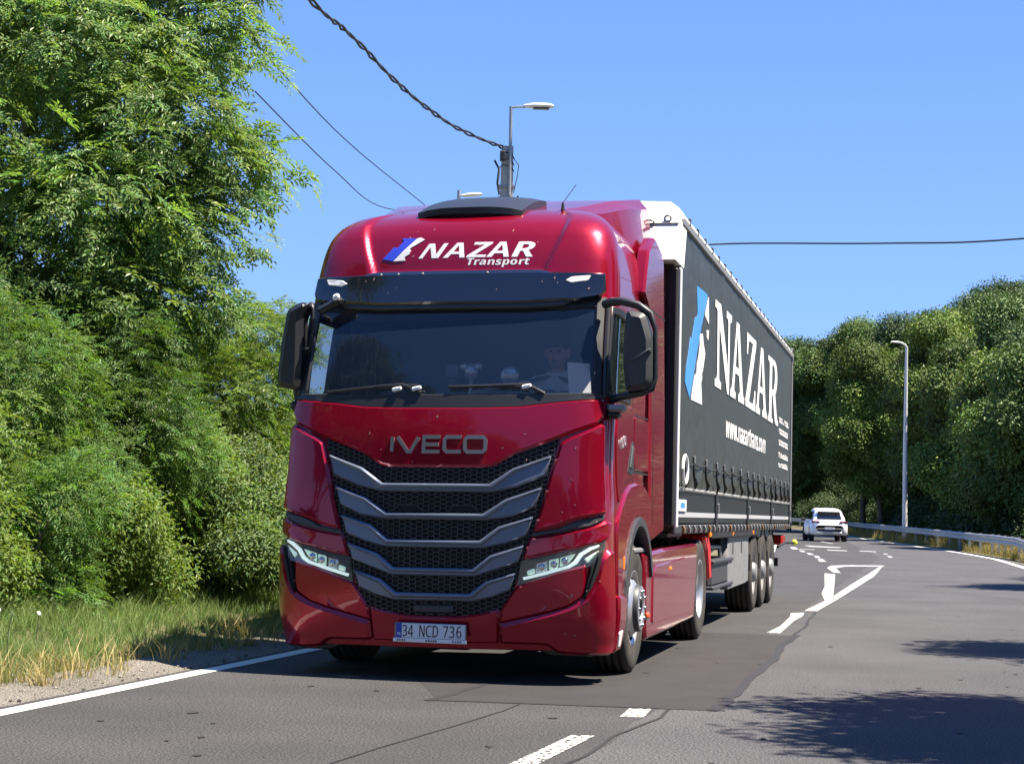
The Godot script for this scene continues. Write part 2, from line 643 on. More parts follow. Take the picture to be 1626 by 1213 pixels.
func sheet(rows: Array, xs: RowMaker, lift: float) -> SurfaceTool:
	var st := mb()
	st.set_smooth_group(1)
	for i in rows.size() - 1:
		var a: Array = xs.at(rows[i])
		var b: Array = xs.at(rows[i + 1])
		for k in a.size() - 1:
			var p := []
			for e in [[a[k], rows[i]], [a[k + 1], rows[i]], [b[k + 1], rows[i + 1]], [b[k], rows[i + 1]]]:
				p.append(Vector3(e[0], (land(e[0], e[1]) if xs.soil else rise(e[1])) + (lift if xs.kind != 2 else .018 * smoothstep(.09, .35, left_edge(e[1]) - e[0]) - .004 + (.03 if left_edge(e[1]) - e[0] <= .15 else 0.0)), -e[1]))
			q4(st, p[0], p[1], p[2], p[3])
	return st

class RowMaker:
	# the x positions of one row of a ground sheet
	var host
	var soil := false
	var kind := 0
	func at(d: float) -> Array:
		var l: float = host.left_edge(d)
		var r: float = host.right_edge(d)
		var n: FastNoiseLite = host.ground_noise
		var o := []
		if kind == 0:
			for e in [900, 300, 90, 45, 25, 15, 10, 8, 6.5, 5.5, 4.8, 4.2, 3.7, 3.2, 2.8, 2.4, 2.0, 1.7, 1.4, 1.2, 1.0, .8, .6, .4, .25]: o.append(l - e)
			o.append(l - .1)
			o.append(r + .1)
			for e in [.35, .5, .8, 1.2, 1.8, 2.5, 4, 6, 9, 13, 18, 25, 60, 300, 900]: o.append(r + e)
		elif kind == 1:
			var a := l - .34 + n.get_noise_2d(d * 9.0, 40.0) * .09
			var b := r + .38 + n.get_noise_2d(d * 7.0, 90.0) * .12
			for e in 11: o.append(lerpf(a, b, e / 10.0))
		elif kind == 3:
			var a := l - .33 + n.get_noise_2d(d * 9.0, 40.0) * .09
			var b := l + 3.62 + n.get_noise_2d(d * 4.0, 70.0) * .05
			for e in 5: o.append(lerpf(a, b, e / 4.0))
		else:
			var a := l - .72 + n.get_noise_2d(d * 6.0, 10.0) * .3
			for e in 5: o.append(lerpf(a, l - .09, e / 4.0))
		return o

func terrain():
	ground_noise.seed = 5
	ground_noise.frequency = .35
	var rows := []
	var d := -30.0
	while d < 1600.0:
		rows.append(d)
		d += .7 if d > 4 and d < 30 else 2.0 if d < 60 else 5.0 if d < 160 else 120.0
	var c := RowMaker.new()
	c.host = self
	c.soil = true
	tag(obj("ground", sheet(rows, c, 0.0), M.soil), "dry earth ground with grass on either side of the road", "ground", "", "structure")
	var r2 := []
	d = -30.0
	while d < 300.0:
		r2.append(d)
		d += .35 if d > 4 and d < 30 else 1.5
	var c1 := RowMaker.new()
	c1.host = self
	c1.kind = 1
	tag(obj("road", sheet(r2, c1, 0.0), M.asphalt), "worn grey asphalt road curving away past the lorry", "road", "", "structure")
	var c3 := RowMaker.new()
	c3.host = self
	c3.kind = 3
	tag(obj("lane_surface", sheet(r2.slice(0, 170), c3, .0015), M.asphalt_dark), "darker asphalt of the lorry's lane left of the centre line", "road", "", "structure")
	var c2 := RowMaker.new()
	c2.host = self
	c2.soil = true
	c2.kind = 2
	tag(obj("gravel_shoulder", sheet(r2.slice(0, 150), c2, .012), M.gravel), "strip of pale gravel between edge line and dry grass", "gravel", "", "structure")

func lay(st: SurfaceTool, poly: PackedVector2Array, up: float):
	panel(st, 4, poly, up, up, 0.0)

func strip(st: SurfaceTool, pts: Array, w: float, up: float):
	for i in pts.size() - 1:
		var a: Vector2 = pts[i]
		var b: Vector2 = pts[i + 1]
		var n := (b - a).normalized().orthogonal() * w * .5
		lay(st, PackedVector2Array([a - n, b - n, b + n, a + n]), up)

func road_paint():
	# long edge lines, cut into lengths that follow the road
	var st := mb()
	var pts := []
	var d := -10.0
	while d < 120.0:
		pts.append(Vector2(left_edge(d), d))
		d += 3.0
	strip(st, pts, .15, .005)
	tag(obj("road_marking", st, M.road_paint), "long white edge line beside the gravel verge", "road marking", "", "structure")
	st = mb()
	pts = []
	for e in [[9.9, 26], [12.6, 40.5], [15.85, 56.5], [16.87, 62], [17.9, 70.5], [18.75, 81], [20.07, 99.3], [21.4, 113], [24, 140], [27.5, 170]]: pts.append(Vector2(e[0], e[1]))
	strip(st, pts, .2, .005)
	tag(obj("road_marking", st, M.road_paint), "thin white edge line in front of the crash barrier", "road marking", "", "structure")
	var bits := [
		["worn white centre dash nearest the camera", [-.5, 7.0, -.36, 7.0, .51, 10.05, .38, 10.05]],
		["short worn white dash ending at the dark patch", [.71, 11.02, .86, 11.02, .94, 11.5, .8, 11.5]],
		["cracked white dash just beyond the dark asphalt patch", [2.82, 19.43, 2.96, 19.39, 3.5, 21.83, 3.78, 22.9, 3.95, 23.79, 3.74, 23.6, 3.57, 22.61, 3.15, 20.65]],
		["long white line running out to the point of the island", [4.03, 24.29, 4.2, 24.26, 5.21, 28.2, 6.78, 34.43, 8.27, 40.38, 10.25, 49.0, 10.33, 49.6, 8.44, 41.9, 6.88, 35.6, 5.12, 28.4]],
		["white line bending left off the centre line", [4.83, 27.2, 5.2, 28.6, 6.05, 33.16, 7.5, 41.0, 7.36, 41.6, 5.9, 33.3, 5.3, 30.2]],
		["white curved tip closing the far end of the island", [7.7, 42.3, 7.85, 42.2, 8.5, 46.4, 9.09, 48.19, 10.36, 49.25, 10.5, 50.1, 9.41, 49.6, 8.8, 48.7, 8.25, 46.3]],
		["first short white lane dash beyond the island", [9.18, 52.7, 9.4, 52.8, 9.87, 56.2, 9.7, 56.1]],
		["second short white lane dash beyond the island", [9.85, 57.3, 10.05, 57.5, 10.45, 60.3, 10.28, 60.2]],
		["third short white lane dash beyond the island", [10.32, 61.3, 10.54, 61.6, 10.86, 64.3, 10.68, 64.1]],
		["fourth short white lane dash beyond the island", [10.72, 65.5, 10.9, 65.4, 11.22, 68.1, 11.05, 68.0]],
		["white line end just behind the trailer", [11.1, 69.9, 11.3, 69.7, 11.9, 74.0, 11.65, 74.1]],
		["thin white line crossing behind the trailer", [11.3, 69.4, 11.95, 69.8, 12.1, 70.6, 11.3, 70.2]],
		["long white bar on the road below the white car", [12.71, 75.4, 13.85, 74.7, 14.15, 76.0, 12.99, 78.5]],
		["shorter white bar right below the long one", [12.37, 69.2, 13.02, 68.8, 13.28, 70.1, 12.56, 70.6]],
		["faint white bar in the middle of the far lane", [13.6, 69.1, 14.06, 68.3, 14.3, 69.6, 13.8, 70.4]],
		["upper one of two small dashes in the far lane", [13.57, 64.5, 13.72, 64.6, 14.03, 66.2, 13.88, 66.3]],
		["lower one of two small dashes in the far lane", [12.86, 60.4, 13.02, 60.6, 13.36, 62.4, 13.22, 62.5]],
		["thin slanting white line left behind the white car", [15.25, 84.4, 15.4, 84.4, 16.3, 97.0, 16.1, 97.0]],
	]
	for b in bits:
		st = mb()
		lay(st, pv(b[1]), .006)
		tag(obj("road_marking", st, M.faded_paint if b[1][1] > 55.0 else M.worn_paint), b[0], "road marking", "", "structure")
	# the repair: a darker, smoother rectangle with tar along its sides
	st = mb()
	lay(st, pv([-.43, 11.75, .65, 11.62, 1.41, 11.58, 2.2, 15.2, 3.07, 19.1, 2.1, 19.25, .2, 19.4, -1.3, 19.5, -.9, 15.0]), .003)
	tag(obj("asphalt_patch", st, M.asphalt_patch), "darker smoother asphalt repair beside the lorry's front wheel", "road patch", "", "structure")
	var seams := [
		["tar seam along the right side of the repair", [Vector2(1.34, 11.5), Vector2(1.62, 12.6), Vector2(1.93, 14.1), Vector2(2.35, 15.8), Vector2(2.66, 17.4), Vector2(3.12, 19.2)], .075],
		["tar seam at the left front corner of the repair", [Vector2(-.5, 11.68), Vector2(-.36, 12.1), Vector2(-.1, 13.05), Vector2(.3, 14.8)], .06],
		["thin dark joint along the near edge of the repair", [Vector2(-.5, 11.72), Vector2(.1, 11.66), Vector2(.65, 11.6), Vector2(1.42, 11.54)], .035],
		["dark crack running along the centre line", [Vector2(-.2, 7.2), Vector2(.1, 8.3), Vector2(.42, 9.2), Vector2(.62, 10.1), Vector2(.95, 11.0), Vector2(1.05, 11.5)], .022],
		["dark crack between repair and island line", [Vector2(3.1, 19.3), Vector2(3.5, 20.9), Vector2(3.7, 22.0), Vector2(4.1, 23.8), Vector2(4.2, 24.4)], .03],
		["hairline crack in front of the lorry", [Vector2(-1.0, 8.2), Vector2(-.62, 9.4), Vector2(-.3, 10.3), Vector2(.0, 11.2), Vector2(.1, 11.6)], .016],
	]
	for s in seams:
		st = mb()
		var line: Array = s[1]
		var fine := []
		for i in line.size() - 1:
			for k in 4:
				var q: Vector2 = line[i].lerp(line[i + 1], k / 4.0)
				fine.append(q + Vector2(rg.randf_range(-1, 1), 0) * s[2] * .28)
		fine.append(line[-1])
		strip(st, fine, s[2], .005)
		tag(obj("tar_seam", st, M.tar), s[0], "tar seam", "", "structure")

func road_flecks():
	var st := mb()
	var r := RandomNumberGenerator.new()
	r.seed = 15
	for i in 240:
		var d := 8.0 + 30.0 * pow(r.randf(), 1.4)
		var x := lerpf(left_edge(d) + .3, right_edge(d) - .4, r.randf())
		var w := .008 + .03 * pow(r.randf(), 3.0)
		var p := PackedVector2Array()
		for k in 7: p.append(Vector2(x + cos(k * TAU / 7) * w * r.randf_range(.5, 1.2), d + sin(k * TAU / 7) * w * r.randf_range(.9, 2.0)))
		lay(st, p, .0065)
	var o = obj("road_stains", st, M.asphalt_patch)
	tag(o, "small dark worn spots scattered over the asphalt", "road stains", "", "stuff")

# ---------- plants ----------
func leaflet(st: SurfaceTool, base: Vector3, dir: Vector3, up: Vector3, l: float, w: float, c: Color):
	var side := dir.cross(up).normalized() * w * .5
	var fold := up.normalized() * w * .18
	var mid := base + dir * l * .45
	st.set_color(c)
	var a := base
	var b := mid + side + fold
	var e := base + dir * l - up.normalized() * l * .12
	var d := mid - side + fold
	for p in [a, b, e, a, e, d]: st.add_vertex(p)

func tone(c: Color, r: RandomNumberGenerator, amount := .25) -> Color:
	var k := 1.0 + r.randf_range(-amount, amount)
	return Color(c.r * k * (1.0 + r.randf_range(-.12, .18)), c.g * k, c.b * k)

func pinnate_spray(sd: int, base: Color, leaves := 7, pairs := 3, ll := .066, lw := .023) -> ArrayMesh:
	# a twig with feathered leaves: pairs of leaflets along drooping stalks
	var r := RandomNumberGenerator.new()
	r.seed = sd
	var st := mb()
	for i in leaves:
		var t := (i + .6) / leaves
		var at := Vector3(0, -.05 * t * t, -t * .30)
		var yaw := r.randf_range(-1.3, 1.3) + (PI * .15 if i % 2 else -PI * .15)
		if i == leaves - 1: yaw *= .3
		var dir := Vector3(sin(yaw), r.randf_range(.0, .75), -cos(yaw)).normalized()
		var len := r.randf_range(.11, .19)
		for k in pairs + 1:
			var s := (k + .8) / (pairs + .8)
			var p := at + dir * len * s + Vector3.DOWN * len * .2 * s * s
			var d2 := (dir + Vector3.DOWN * .3 * s).normalized()
			var sd2 := d2.cross(Vector3.UP).normalized()
			var up := sd2.cross(d2).normalized()
			var c := tone(base, r)
			if k == pairs:
				leaflet(st, p, d2, up, ll, lw, c)
			else:
				for sg in [-1.0, 1.0]:
					var ld: Vector3 = (d2 * .75 + sd2 * sg + Vector3.UP * r.randf_range(-.3, .35)).normalized()
					leaflet(st, p, ld, (up + sd2 * sg * r.randf_range(-.2, .6)).normalized(), ll * r.randf_range(.6, 1.3), lw * r.randf_range(.8, 1.25), tone(c, r, .14))
	st.generate_normals()
	return st.commit()

func leaf_clump(sd: int, base: Color, count: int, size: float, ll: float, lw: float, droop := .3) -> ArrayMesh:
	# loose leaves round a forked twig
	var r := RandomNumberGenerator.new()
	r.seed = sd
	var st := mb()
	for i in count:
		var p := Vector3(r.randf_range(-1, 1), r.randf_range(-.7, .8), r.randf_range(-1, 1)) * size * .5
		var dir := (p.normalized() + Vector3(r.randf_range(-.8, .8), r.randf_range(-.6, .4) - droop, r.randf_range(-.8, .8))).normalized()
		var up := (Vector3.UP * 1.1 + Vector3(r.randf_range(-.6, .6), 0, r.randf_range(-.6, .6))).normalized()
		if absf(dir.dot(up)) > .95: up = Vector3.RIGHT
		leaflet(st, p, dir, up, ll * r.randf_range(.7, 1.2), lw * r.randf_range(.8, 1.2), tone(base, r, .16))
	st.generate_normals()
	return st.commit()

func stand(parent: Node3D, called: String, meshes: Array, m: Material, puffs: Array, density: float, smin: float, smax: float, sd: int, tint := Color.WHITE, shell := .45):
	# fills every puff [centre, radii] with copies of a spray, thicker near its surface
	var r := RandomNumberGenerator.new()
	r.seed = sd
	var lists := []
	for i in meshes.size(): lists.append([])
	for pf in puffs:
		var c: Vector3 = pf[0]
		var rad: Vector3 = pf[1]
		var n := int(density * (rad.x * rad.y + rad.x * rad.z + rad.y * rad.z) / 3.0)
		var hue: float = pf[2] if pf.size() > 2 else 1.0
		for i in n:
			var d := Vector3(r.randfn(), r.randfn(), r.randfn()).normalized()
			var k := 1.0 - shell * pow(r.randf(), 1.6)
			if r.randf() < .16: k *= r.randf_range(1.05, 1.35)
			var p := c + d * rad * k
			# the twig runs along the surface and droops; its leaves face outwards and up
			var normal := (d * .75 + Vector3.UP * .75 + Vector3(r.randfn(), r.randfn(), r.randfn()) * .28).normalized()
			var face := (d * .55 + Vector3(r.randfn(), r.randfn() * .5 + .12, r.randfn()) * .7)
			face = (face - normal * face.dot(normal)).normalized()
			var b := Basis.looking_at(face, normal)
			var s := r.randf_range(smin, smax)
			var g := r.randf_range(.8, 1.2) * hue
			lists[r.randi() % meshes.size()].append([Transform3D(b.scaled_local(Vector3.ONE * s), p), Color(tint.r * g * r.randf_range(.9, 1.15), tint.g * g, tint.b * g * r.randf_range(.8, 1.1))])
	for i in meshes.size():
		if lists[i].is_empty(): continue
		var mm := MultiMesh.new()
		mm.transform_format = MultiMesh.TRANSFORM_3D
		mm.use_colors = true
		mm.mesh = meshes[i]
		mm.instance_count = lists[i].size()
		for k in lists[i].size():
			mm.set_instance_transform(k, lists[i][k][0])
			mm.set_instance_color(k, lists[i][k][1])
		var o := MultiMeshInstance3D.new()
		o.name = called
		o.multimesh = mm
		o.material_override = m
		o.set_meta("kind", "stuff")
		parent.add_child(o, true)

func limb(st: SurfaceTool, a: Vector3, b: Vector3, r0: float, r1: float, r: RandomNumberGenerator):
	var pts := []
	var rr := []
	var n := 6
	var bend := Vector3(r.randf_range(-1, 1), r.randf_range(-.2, .6), r.randf_range(-1, 1)) * (b - a).length() * .09
	for i in n + 1:
		var t := float(i) / n
		pts.append(a.lerp(b, t) + bend * sin(t * PI) + Vector3(r.randf_range(-1, 1), 0, r.randf_range(-1, 1)) * r0 * .3)
		rr.append(lerpf(r0, r1, t))
	tube(st, pts, rr, 7)

func tree(called: String, label: String, group: String, at: Vector3, height: float, puffs: Array, trunk_r: float, meshes: Array, m: Material, density: float, smin: float, smax: float, sd: int, tint := Color.WHITE, shell := .45, lean := Vector3.ZERO):
	var r := RandomNumberGenerator.new()
	r.seed = sd
	var t := thing(called, label, "tree", at, 0.0, group)
	var st := mb()
	var top := Vector3(0, height * .62, 0) + lean
	limb(st, Vector3(0, -.3, 0), top, trunk_r, trunk_r * .35, r)
	obj("trunk", st, M.bark, t)
	for i in mini(puffs.size(), 8):
		st = mb()
		var c: Vector3 = puffs[i][0]
		var k := clampf(c.y / height * .75, .12, .85)
		limb(st, Vector3(0, 0, 0).lerp(top, k), c, trunk_r * .4, trunk_r * .08, r)
		obj("limb", st, M.bark, t)
	stand(t, "crown", meshes, m, puffs, density, smin, smax, sd, tint, shell)
	return t

func crown_puffs(r: RandomNumberGenerator, n: int, lo: Vector3, hi: Vector3, rmin: float, rmax: float) -> Array:
	# puffs spread over an egg-shaped crown between two corners
	var o := []
	var c := (lo + hi) * .5
	var h := (hi - lo) * .5
	for i in n:
		var y := -1.0 + 2.0 * (i + .5) / n
		var ring := sqrt(maxf(.05, 1.0 - y * y * .85))
		var a := i * 2.399 + r.randf_range(-.4, .4)
		var k := r.randf_range(.4, 1.0)
		var p := c + Vector3(cos(a) * ring * h.x * k, y * h.y * .82, sin(a) * ring * h.z * k)
		var s := r.randf_range(rmin, rmax)
		o.append([p, Vector3(s, s * r.randf_range(.55, .8), s), r.randf_range(.62, 1.35)])
	return o

func trees_and_plants():
	var ash := []
	for i in 3: ash.append(pinnate_spray(10 + i, Color(.165, .285, .11)))
	var shrub := []
	for i in 2: shrub.append(leaf_clump(20 + i, Color(.165, .26, .10), 46, .34, .05, .021))
	var feather := []
	for i in 2: feather.append(pinnate_spray(60 + i, Color(.165, .265, .095), 6, 5, .045, .012))
	var forest := []
	for i in 3: forest.append(leaf_clump(30 + i, Color(.092, .138, .044), 60, 1.0, .19, .10))
	var r := RandomNumberGenerator.new()
	r.seed = 3
	# the trees at the left, built puff by puff: [dx, height, towards the viewer, radius]
	var big := [[.2, 6.6, .2, 1.25], [1.5, 5.9, .5, 1.2], [2.5, 5.1, .3, 1.05], [-1.2, 6.0, .8, 1.3], [-1.3, 4.6, 1.3, 1.25], [.3, 4.7, 1.5, 1.2], [1.8, 4.2, .9, 1.05], [2.75, 4.0, .2, .85],
		[-2.2, 7.2, .2, 1.4], [-.9, 3.4, 1.5, 1.15], [.9, 3.3, 1.4, 1.0], [2.2, 3.1, .7, .85], [-2.4, 4.0, 1.0, 1.3], [3.15, 4.85, -.2, .72], [2.75, 6.3, -.3, .85], [1.9, 7.3, -.2, 1.0], [-2.3, 2.7, 1.3, 1.1], [-.2, 7.9, -.2, 1.3], [2.9, 7.4, -.5, .8], [3.0, 3.2, .2, .55]]
	var pf := []
	for b in big: pf.append([Vector3(b[0], b[1], b[2]), Vector3(b[3], b[3] * .62, b[3]), r.randf_range(.8, 1.2)])
	tree("ash_tree", "big feathery ash tree filling the upper left corner", "", Vector3(-6.45, .2, -19.6), 8.0, pf, .17, ash, M.ash_leaf, 400.0, .8, 1.35, 101, Color(1, 1, 1), .75)
	pf = []
	for b in [[.3, 7.9, 0, 1.1], [1.3, 8.2, .2, .9], [1.6, 7.0, 0, .8], [-.4, 6.6, 0, 1.0], [1.9, 8.9, -.2, .8], [.6, 9.2, 0, 1.0], [.9, 5.6, 0, .8], [1.9, 4.6, 0, .9], [1.2, 3.6, .3, 1.0]]: pf.append([Vector3(b[0], b[1], b[2]), Vector3(b[3], b[3] * .6, b[3]), .8])
	tree("ash_tree", "taller darker ash tree rising behind the big one with sky showing through", "", Vector3(-7.0, .3, -24.4), 9.5, pf, .14, ash, M.ash_leaf, 330.0, .9, 1.35, 102, Color(.8, .85, .9), .6)
	pf = []
	for b in [[.6, 2.7, .3, .95], [1.5, 2.3, .3, .8], [.2, 1.8, .6, .9], [-.6, 2.2, .5, .9], [1.9, 3.0, -.2, .6], [1.2, 1.3, .5, .7], [-1.2, 3.0, 0, .9]]: pf.append([Vector3(b[0], b[1], b[2]), Vector3(b[3], b[3] * .7, b[3]), r.randf_range(.85, 1.2)])
	tree("locust_sapling", "fine leaved young locust tree just left of the lorry's mirror", "", Vector3(-4.9, .3, -21.4), 3.4, pf, .06, feather, M.ash_leaf, 950.0, .8, 1.3, 103, Color(1.05, 1.1, .9), .6)
	pf = []
	for b in [[-.4, 2.5, .2, 1.0], [.5, 2.1, .4, .9], [-.9, 1.7, .6, .9], [.1, 1.3, .7, .85], [.9, 1.3, .3, .8], [1.5, 2.0, -.7, .62], [1.25, 2.55, -.9, .6], [1.8, 1.5, -.8, .6]]: pf.append([Vector3(b[0], b[1], b[2]), Vector3(b[3], b[3] * .75, b[3]), r.randf_range(.75, 1.1)])
	tree("locust_sapling", "dark green feathery young locust below the big ash", "", Vector3(-5.4, .25, -17.6), 3.0, pf, .06, feather, M.ash_leaf, 950.0, .8, 1.3, 104, Color(.75, .9, .8), .6)
	pf = []
	for b in [[0, 1.4, .2, .8], [.5, 2.0, .1, .85], [-.5, 2.2, .2, .8], [.2, 2.9, 0, .8], [-.3, 3.4, -.1, .7], [.9, 1.4, .1, .7]]: pf.append([Vector3(b[0], b[1], b[2]), Vector3(b[3], b[3] * .7, b[3]), r.randf_range(.85, 1.2)])
	tree("locust_sapling", "mid green young locust in the gap between the ash and the lorry", "", Vector3(-4.9, .3, -22.6), 3.8, pf, .06, ash, M.ash_leaf, 520.0, .7, 1.1, 105, Color(.95, 1.0, .9), .6)
	# roadside bushes, one by one along the verge
	var bushes := [
		["pale yellow green bush at the left edge of the verge", -4.95, 15.1, 1.1, .85, Color(1.1, 1.08, .9)],
		["dark green rounded bush under the ash, beside the yellow one", -4.45, 16.1, 1.05, .8, Color(.75, .92, .85)],
		["yellow green bush in the middle of the verge above the mound of shade", -3.9, 17.4, 1.05, .8, Color(1.12, 1.12, .85)],
		["tall grey green bush with small leaves next to the lorry", -3.1, 19.4, 1.75, .95, Color(1.05, 1.05, 1.25)],
		["light green bush right beside the lorry's headlamp", -2.35, 21.2, 1.15, .9, Color(1.15, 1.15, .85)],
		["broad yellowish bush below the lorry's mirror", -2.1, 23.6, 2.0, 1.1, Color(1.15, 1.15, .8)],
		["green bush behind the lorry cab further along the verge", -1.2, 27.0, 1.9, 1.2, Color(1.0, 1.05, .8)],
		["bush at the verge hidden mostly by the trailer", .2, 32.0, 2.0, 1.3, Color(.9, 1.0, .8)],
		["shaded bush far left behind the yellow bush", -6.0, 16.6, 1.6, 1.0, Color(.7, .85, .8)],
		["deep green bush behind the tall grey green one", -4.4, 21.6, 1.7, 1.1, Color(.75, .95, .8)],
	]
	for i in bushes.size():
		var b: Array = bushes[i]
		var t := thing("bush", b[0], "bush", Vector3(b[1], land(b[1], b[2]), -b[2]), 0.0, "bushes along the left verge")
		var st := mb()
		for k in 5: limb(st, Vector3(rg.randf_range(-.15, .15), -.1, rg.randf_range(-.15, .15)), Vector3(rg.randf_range(-.6, .6), b[3] * .8, rg.randf_range(-.5, .5)), .022, .006, rg)
		obj("stem", st, M.bark, t)
		pf = []
		for k in 13:
			var a := k * 2.4 + rg.randf_range(-.5, .5)
			var y: float = b[3] * rg.randf_range(.2, 1.05)
			var s: float = b[4] * rg.randf_range(.24, .52)
			var spread: float = b[4] * rg.randf_range(.25, .95) * (1.15 - .55 * y / b[3])
			pf.append([Vector3(cos(a) * spread, y, sin(a) * spread * .8), Vector3(s, s * rg.randf_range(.6, 1.0), s), rg.randf_range(.7, 1.25)])
		stand(t, "foliage", feather if i in [1, 8, 9] else shrub, M.shrub_leaf, pf, 850.0, .8, 1.35, 200 + i, b[5], .6)
	# loose scrub that joins the bushes into one hedge
	var scrub := thing("scrub", "loose pale green scrub growing between the bushes along the verge", "scrub")
	scrub.set_meta("kind", "stuff")
	pf = []
	for i in 84:
		var f := i / 83.0
		var d := lerpf(14.6, 29.0, f)
		var x := lerpf(-5.5, -1.2, f) + r.randf_range(-.55, .35)
		var k := r.randf_range(.35, .75)
		pf.append([Vector3(x, land(x, d) + r.randf_range(.2, 1.5) + f * .6, -d), Vector3(k, k * 1.1, k), r.randf_range(.7, 1.25)])
	stand(scrub, "foliage", [shrub[0], shrub[1], feather[0], feather[1]], M.shrub_leaf, pf, 620.0, .6, 1.5, 240, Color(1.0, 1.02, .9), .8)
	grass_verge()
	# the wood beyond the crash barrier: [x, distance, height, width, tint, label]
	var wood := [
		[21.6, 138, 15.4, 9.5, Color(.72, .9, .8), "dark green tree directly behind the trailer's tail"],
		[26.6, 134, 16.6, 9, Color(.95, 1.1, .75), "tall pale topped tree between trailer and lamp post"],
		[25.8, 124, 13.5, 8, Color(1.15, 1.25, .7), "bright green low tree behind the white car"],
		[30, 129, 15.9, 9.5, Color(.7, .85, .85), "dark tree whose top stands left of the lamp head"],
		[26.3, 108, 13.8, 7.5, Color(1.2, 1.25, .8), "light green tree just left of the lamp post"],
		[30.2, 113, 15.1, 9, Color(.72, .88, .8), "tall dark tree right behind the lamp post"],
		[26, 97, 10.8, 7, Color(1.1, 1.25, .8), "leaning light green tree right of the lamp post"],
		[29.5, 99, 13.2, 9, Color(.8, .95, .85), "broad dull green tree with a high crown right of the lamp post"],
		[24.4, 86, 9.2, 7, Color(1.25, 1.25, .85), "yellow green tree above the bend of the barrier"],
		[27.2, 91, 11.2, 8, Color(.68, .85, .8), "dark tree with the highest crown in the wood"],
		[23.8, 77, 8.6, 7.2, Color(.9, 1.1, .8), "tree behind the barrier at the right edge of the picture"],
		[27, 79, 9.2, 8.5, Color(.75, .95, .8), "tall tree at the right edge of the picture"],
		[34.5, 120, 16.4, 10, Color(.7, .85, .8), "far tree filling the gap behind the tall dark ones"],
		[22.8, 152, 16.1, 10, Color(.65, .85, .85), "farthest tree, its top just over the trailer roof"],
		[18.5, 160, 16.4, 11, Color(.6, .8, .8), "far tree hidden behind the trailer"],
		[13.0, 178, 14.0, 12, Color(.62, .8, .78), "far tree standing behind the lorry, right one of three"],
		[5.0, 192, 14.0, 13, Color(.62, .8, .78), "far tree standing behind the lorry, middle one of three"],
		[-4.0, 196, 14.0, 13, Color(.62, .8, .78), "far tree standing behind the lorry, left one of three"],
		[30.5, 183, 13.0, 11, Color(.6, .8, .75), "far dark tree showing just left of the white car"],
		[36.5, 200, 15.0, 12, Color(.6, .8, .75), "far dark tree showing just right of the white car"],
		[33.0, 222, 15.0, 13, Color(.6, .78, .78), "farthest dark tree closing the view beyond the white car"],
		[33.5, 98, 13.7, 10, Color(.7, .85, .8), "background tree closing the wood at the right"],
	]
	for i in wood.size():
		var w: Array = wood[i]
		r.seed = 400 + i
		var hw: float = w[3] * .5
		pf = crown_puffs(r, 24, Vector3(-hw, w[2] * .16, -hw), Vector3(hw, w[2], hw), hw * .22, hw * .46)
		tree("forest_tree", w[5], "trees of the wood beyond the crash barrier", Vector3(w[0], land(w[0], w[1]) - .1, -w[1]), w[2], pf, .24, forest, M.forest_leaf, 78.0, .6, 1.2, 300 + i, w[4], .4)
	# undergrowth that closes the foot of the wood
	var un := thing("undergrowth", "dark tangle of low bushes at the foot of the wood", "undergrowth")
	un.set_meta("kind", "stuff")
	pf = []
	r.seed = 9
	for i in 60:
		var d := 66.0 + 130.0 * i / 59.0
		var x := right_edge(d) + r.randf_range(4.4, 8.0)
		var s := r.randf_range(1.1, 2.1)
		pf.append([Vector3(x, land(x, d) + s * .5, -d), Vector3(s, s * .9, s), r.randf_range(.6, 1.1)])
	for i in 46:
		var d := 78.0 + 130.0 * i / 45.0
		var x := right_edge(d) + r.randf_range(8.0, 14.0)
		pf.append([Vector3(x, land(x, d) + 2.0, -d), Vector3(3.0, 3.2, 3.0), r.randf_range(.5, .8)])
	stand(un, "foliage", forest, M.forest_leaf, pf, 50.0, .6, 1.1, 350, Color(.55, .68, .58), .5)
	# trees on the near right, outside the frame: their shade lies on the road and they show in the lorry's paint
	var near_right := [[7.9, 9.8, 8.5, 5.0], [9.3, 16.9, 8.5, 3.4], [9.5, 5.0, 9.0, 5.0], [15.6, 34.5, 8.5, 5.5], [18.5, 40.0, 10.0, 6.0], [12.5, 24.0, 6.0, 4.0], [13.0, 3.0, 10.0, 7.0], [10.0, -6.0, 10.0, 7.0], [18.0, 28.0, 10.0, 6.5]]
	# the wood behind the camera, which the front of the lorry looks at
	for e in [[-8.0, 8.0, 9.0, 5.0], [-9.0, 2.0, 10.0, 6.0], [-10.0, -6.0, 11.0, 7.0], [-12.0, -20.0, 13.0, 9.0], [-5.5, -30.0, 13.0, 9.0], [3.0, -36.0, 14.0, 9.0], [11.0, -32.0, 14.0, 9.0], [14.5, -20.0, 13.0, 9.0], [-16.0, -34.0, 14.0, 10.0], [20.0, -34.0, 14.0, 10.0]]: near_right.append(e)
	for i in near_right.size():
		var w: Array = near_right[i]
		r.seed = 500 + i
		var hw: float = w[3] * .5
		pf = crown_puffs(r, 11, Vector3(-hw, w[2] * .34, -hw), Vector3(hw, w[2], hw), hw * .34, hw * .5)
		tree("roadside_tree", "tree beside the road, outside the picture", "trees outside the picture", Vector3(w[0], land(w[0], w[1]), -w[1]), w[2], pf, .13, forest, M.forest_leaf, 120.0, .5, .9, 520 + i, Color(1, 1.05, .85), .6)

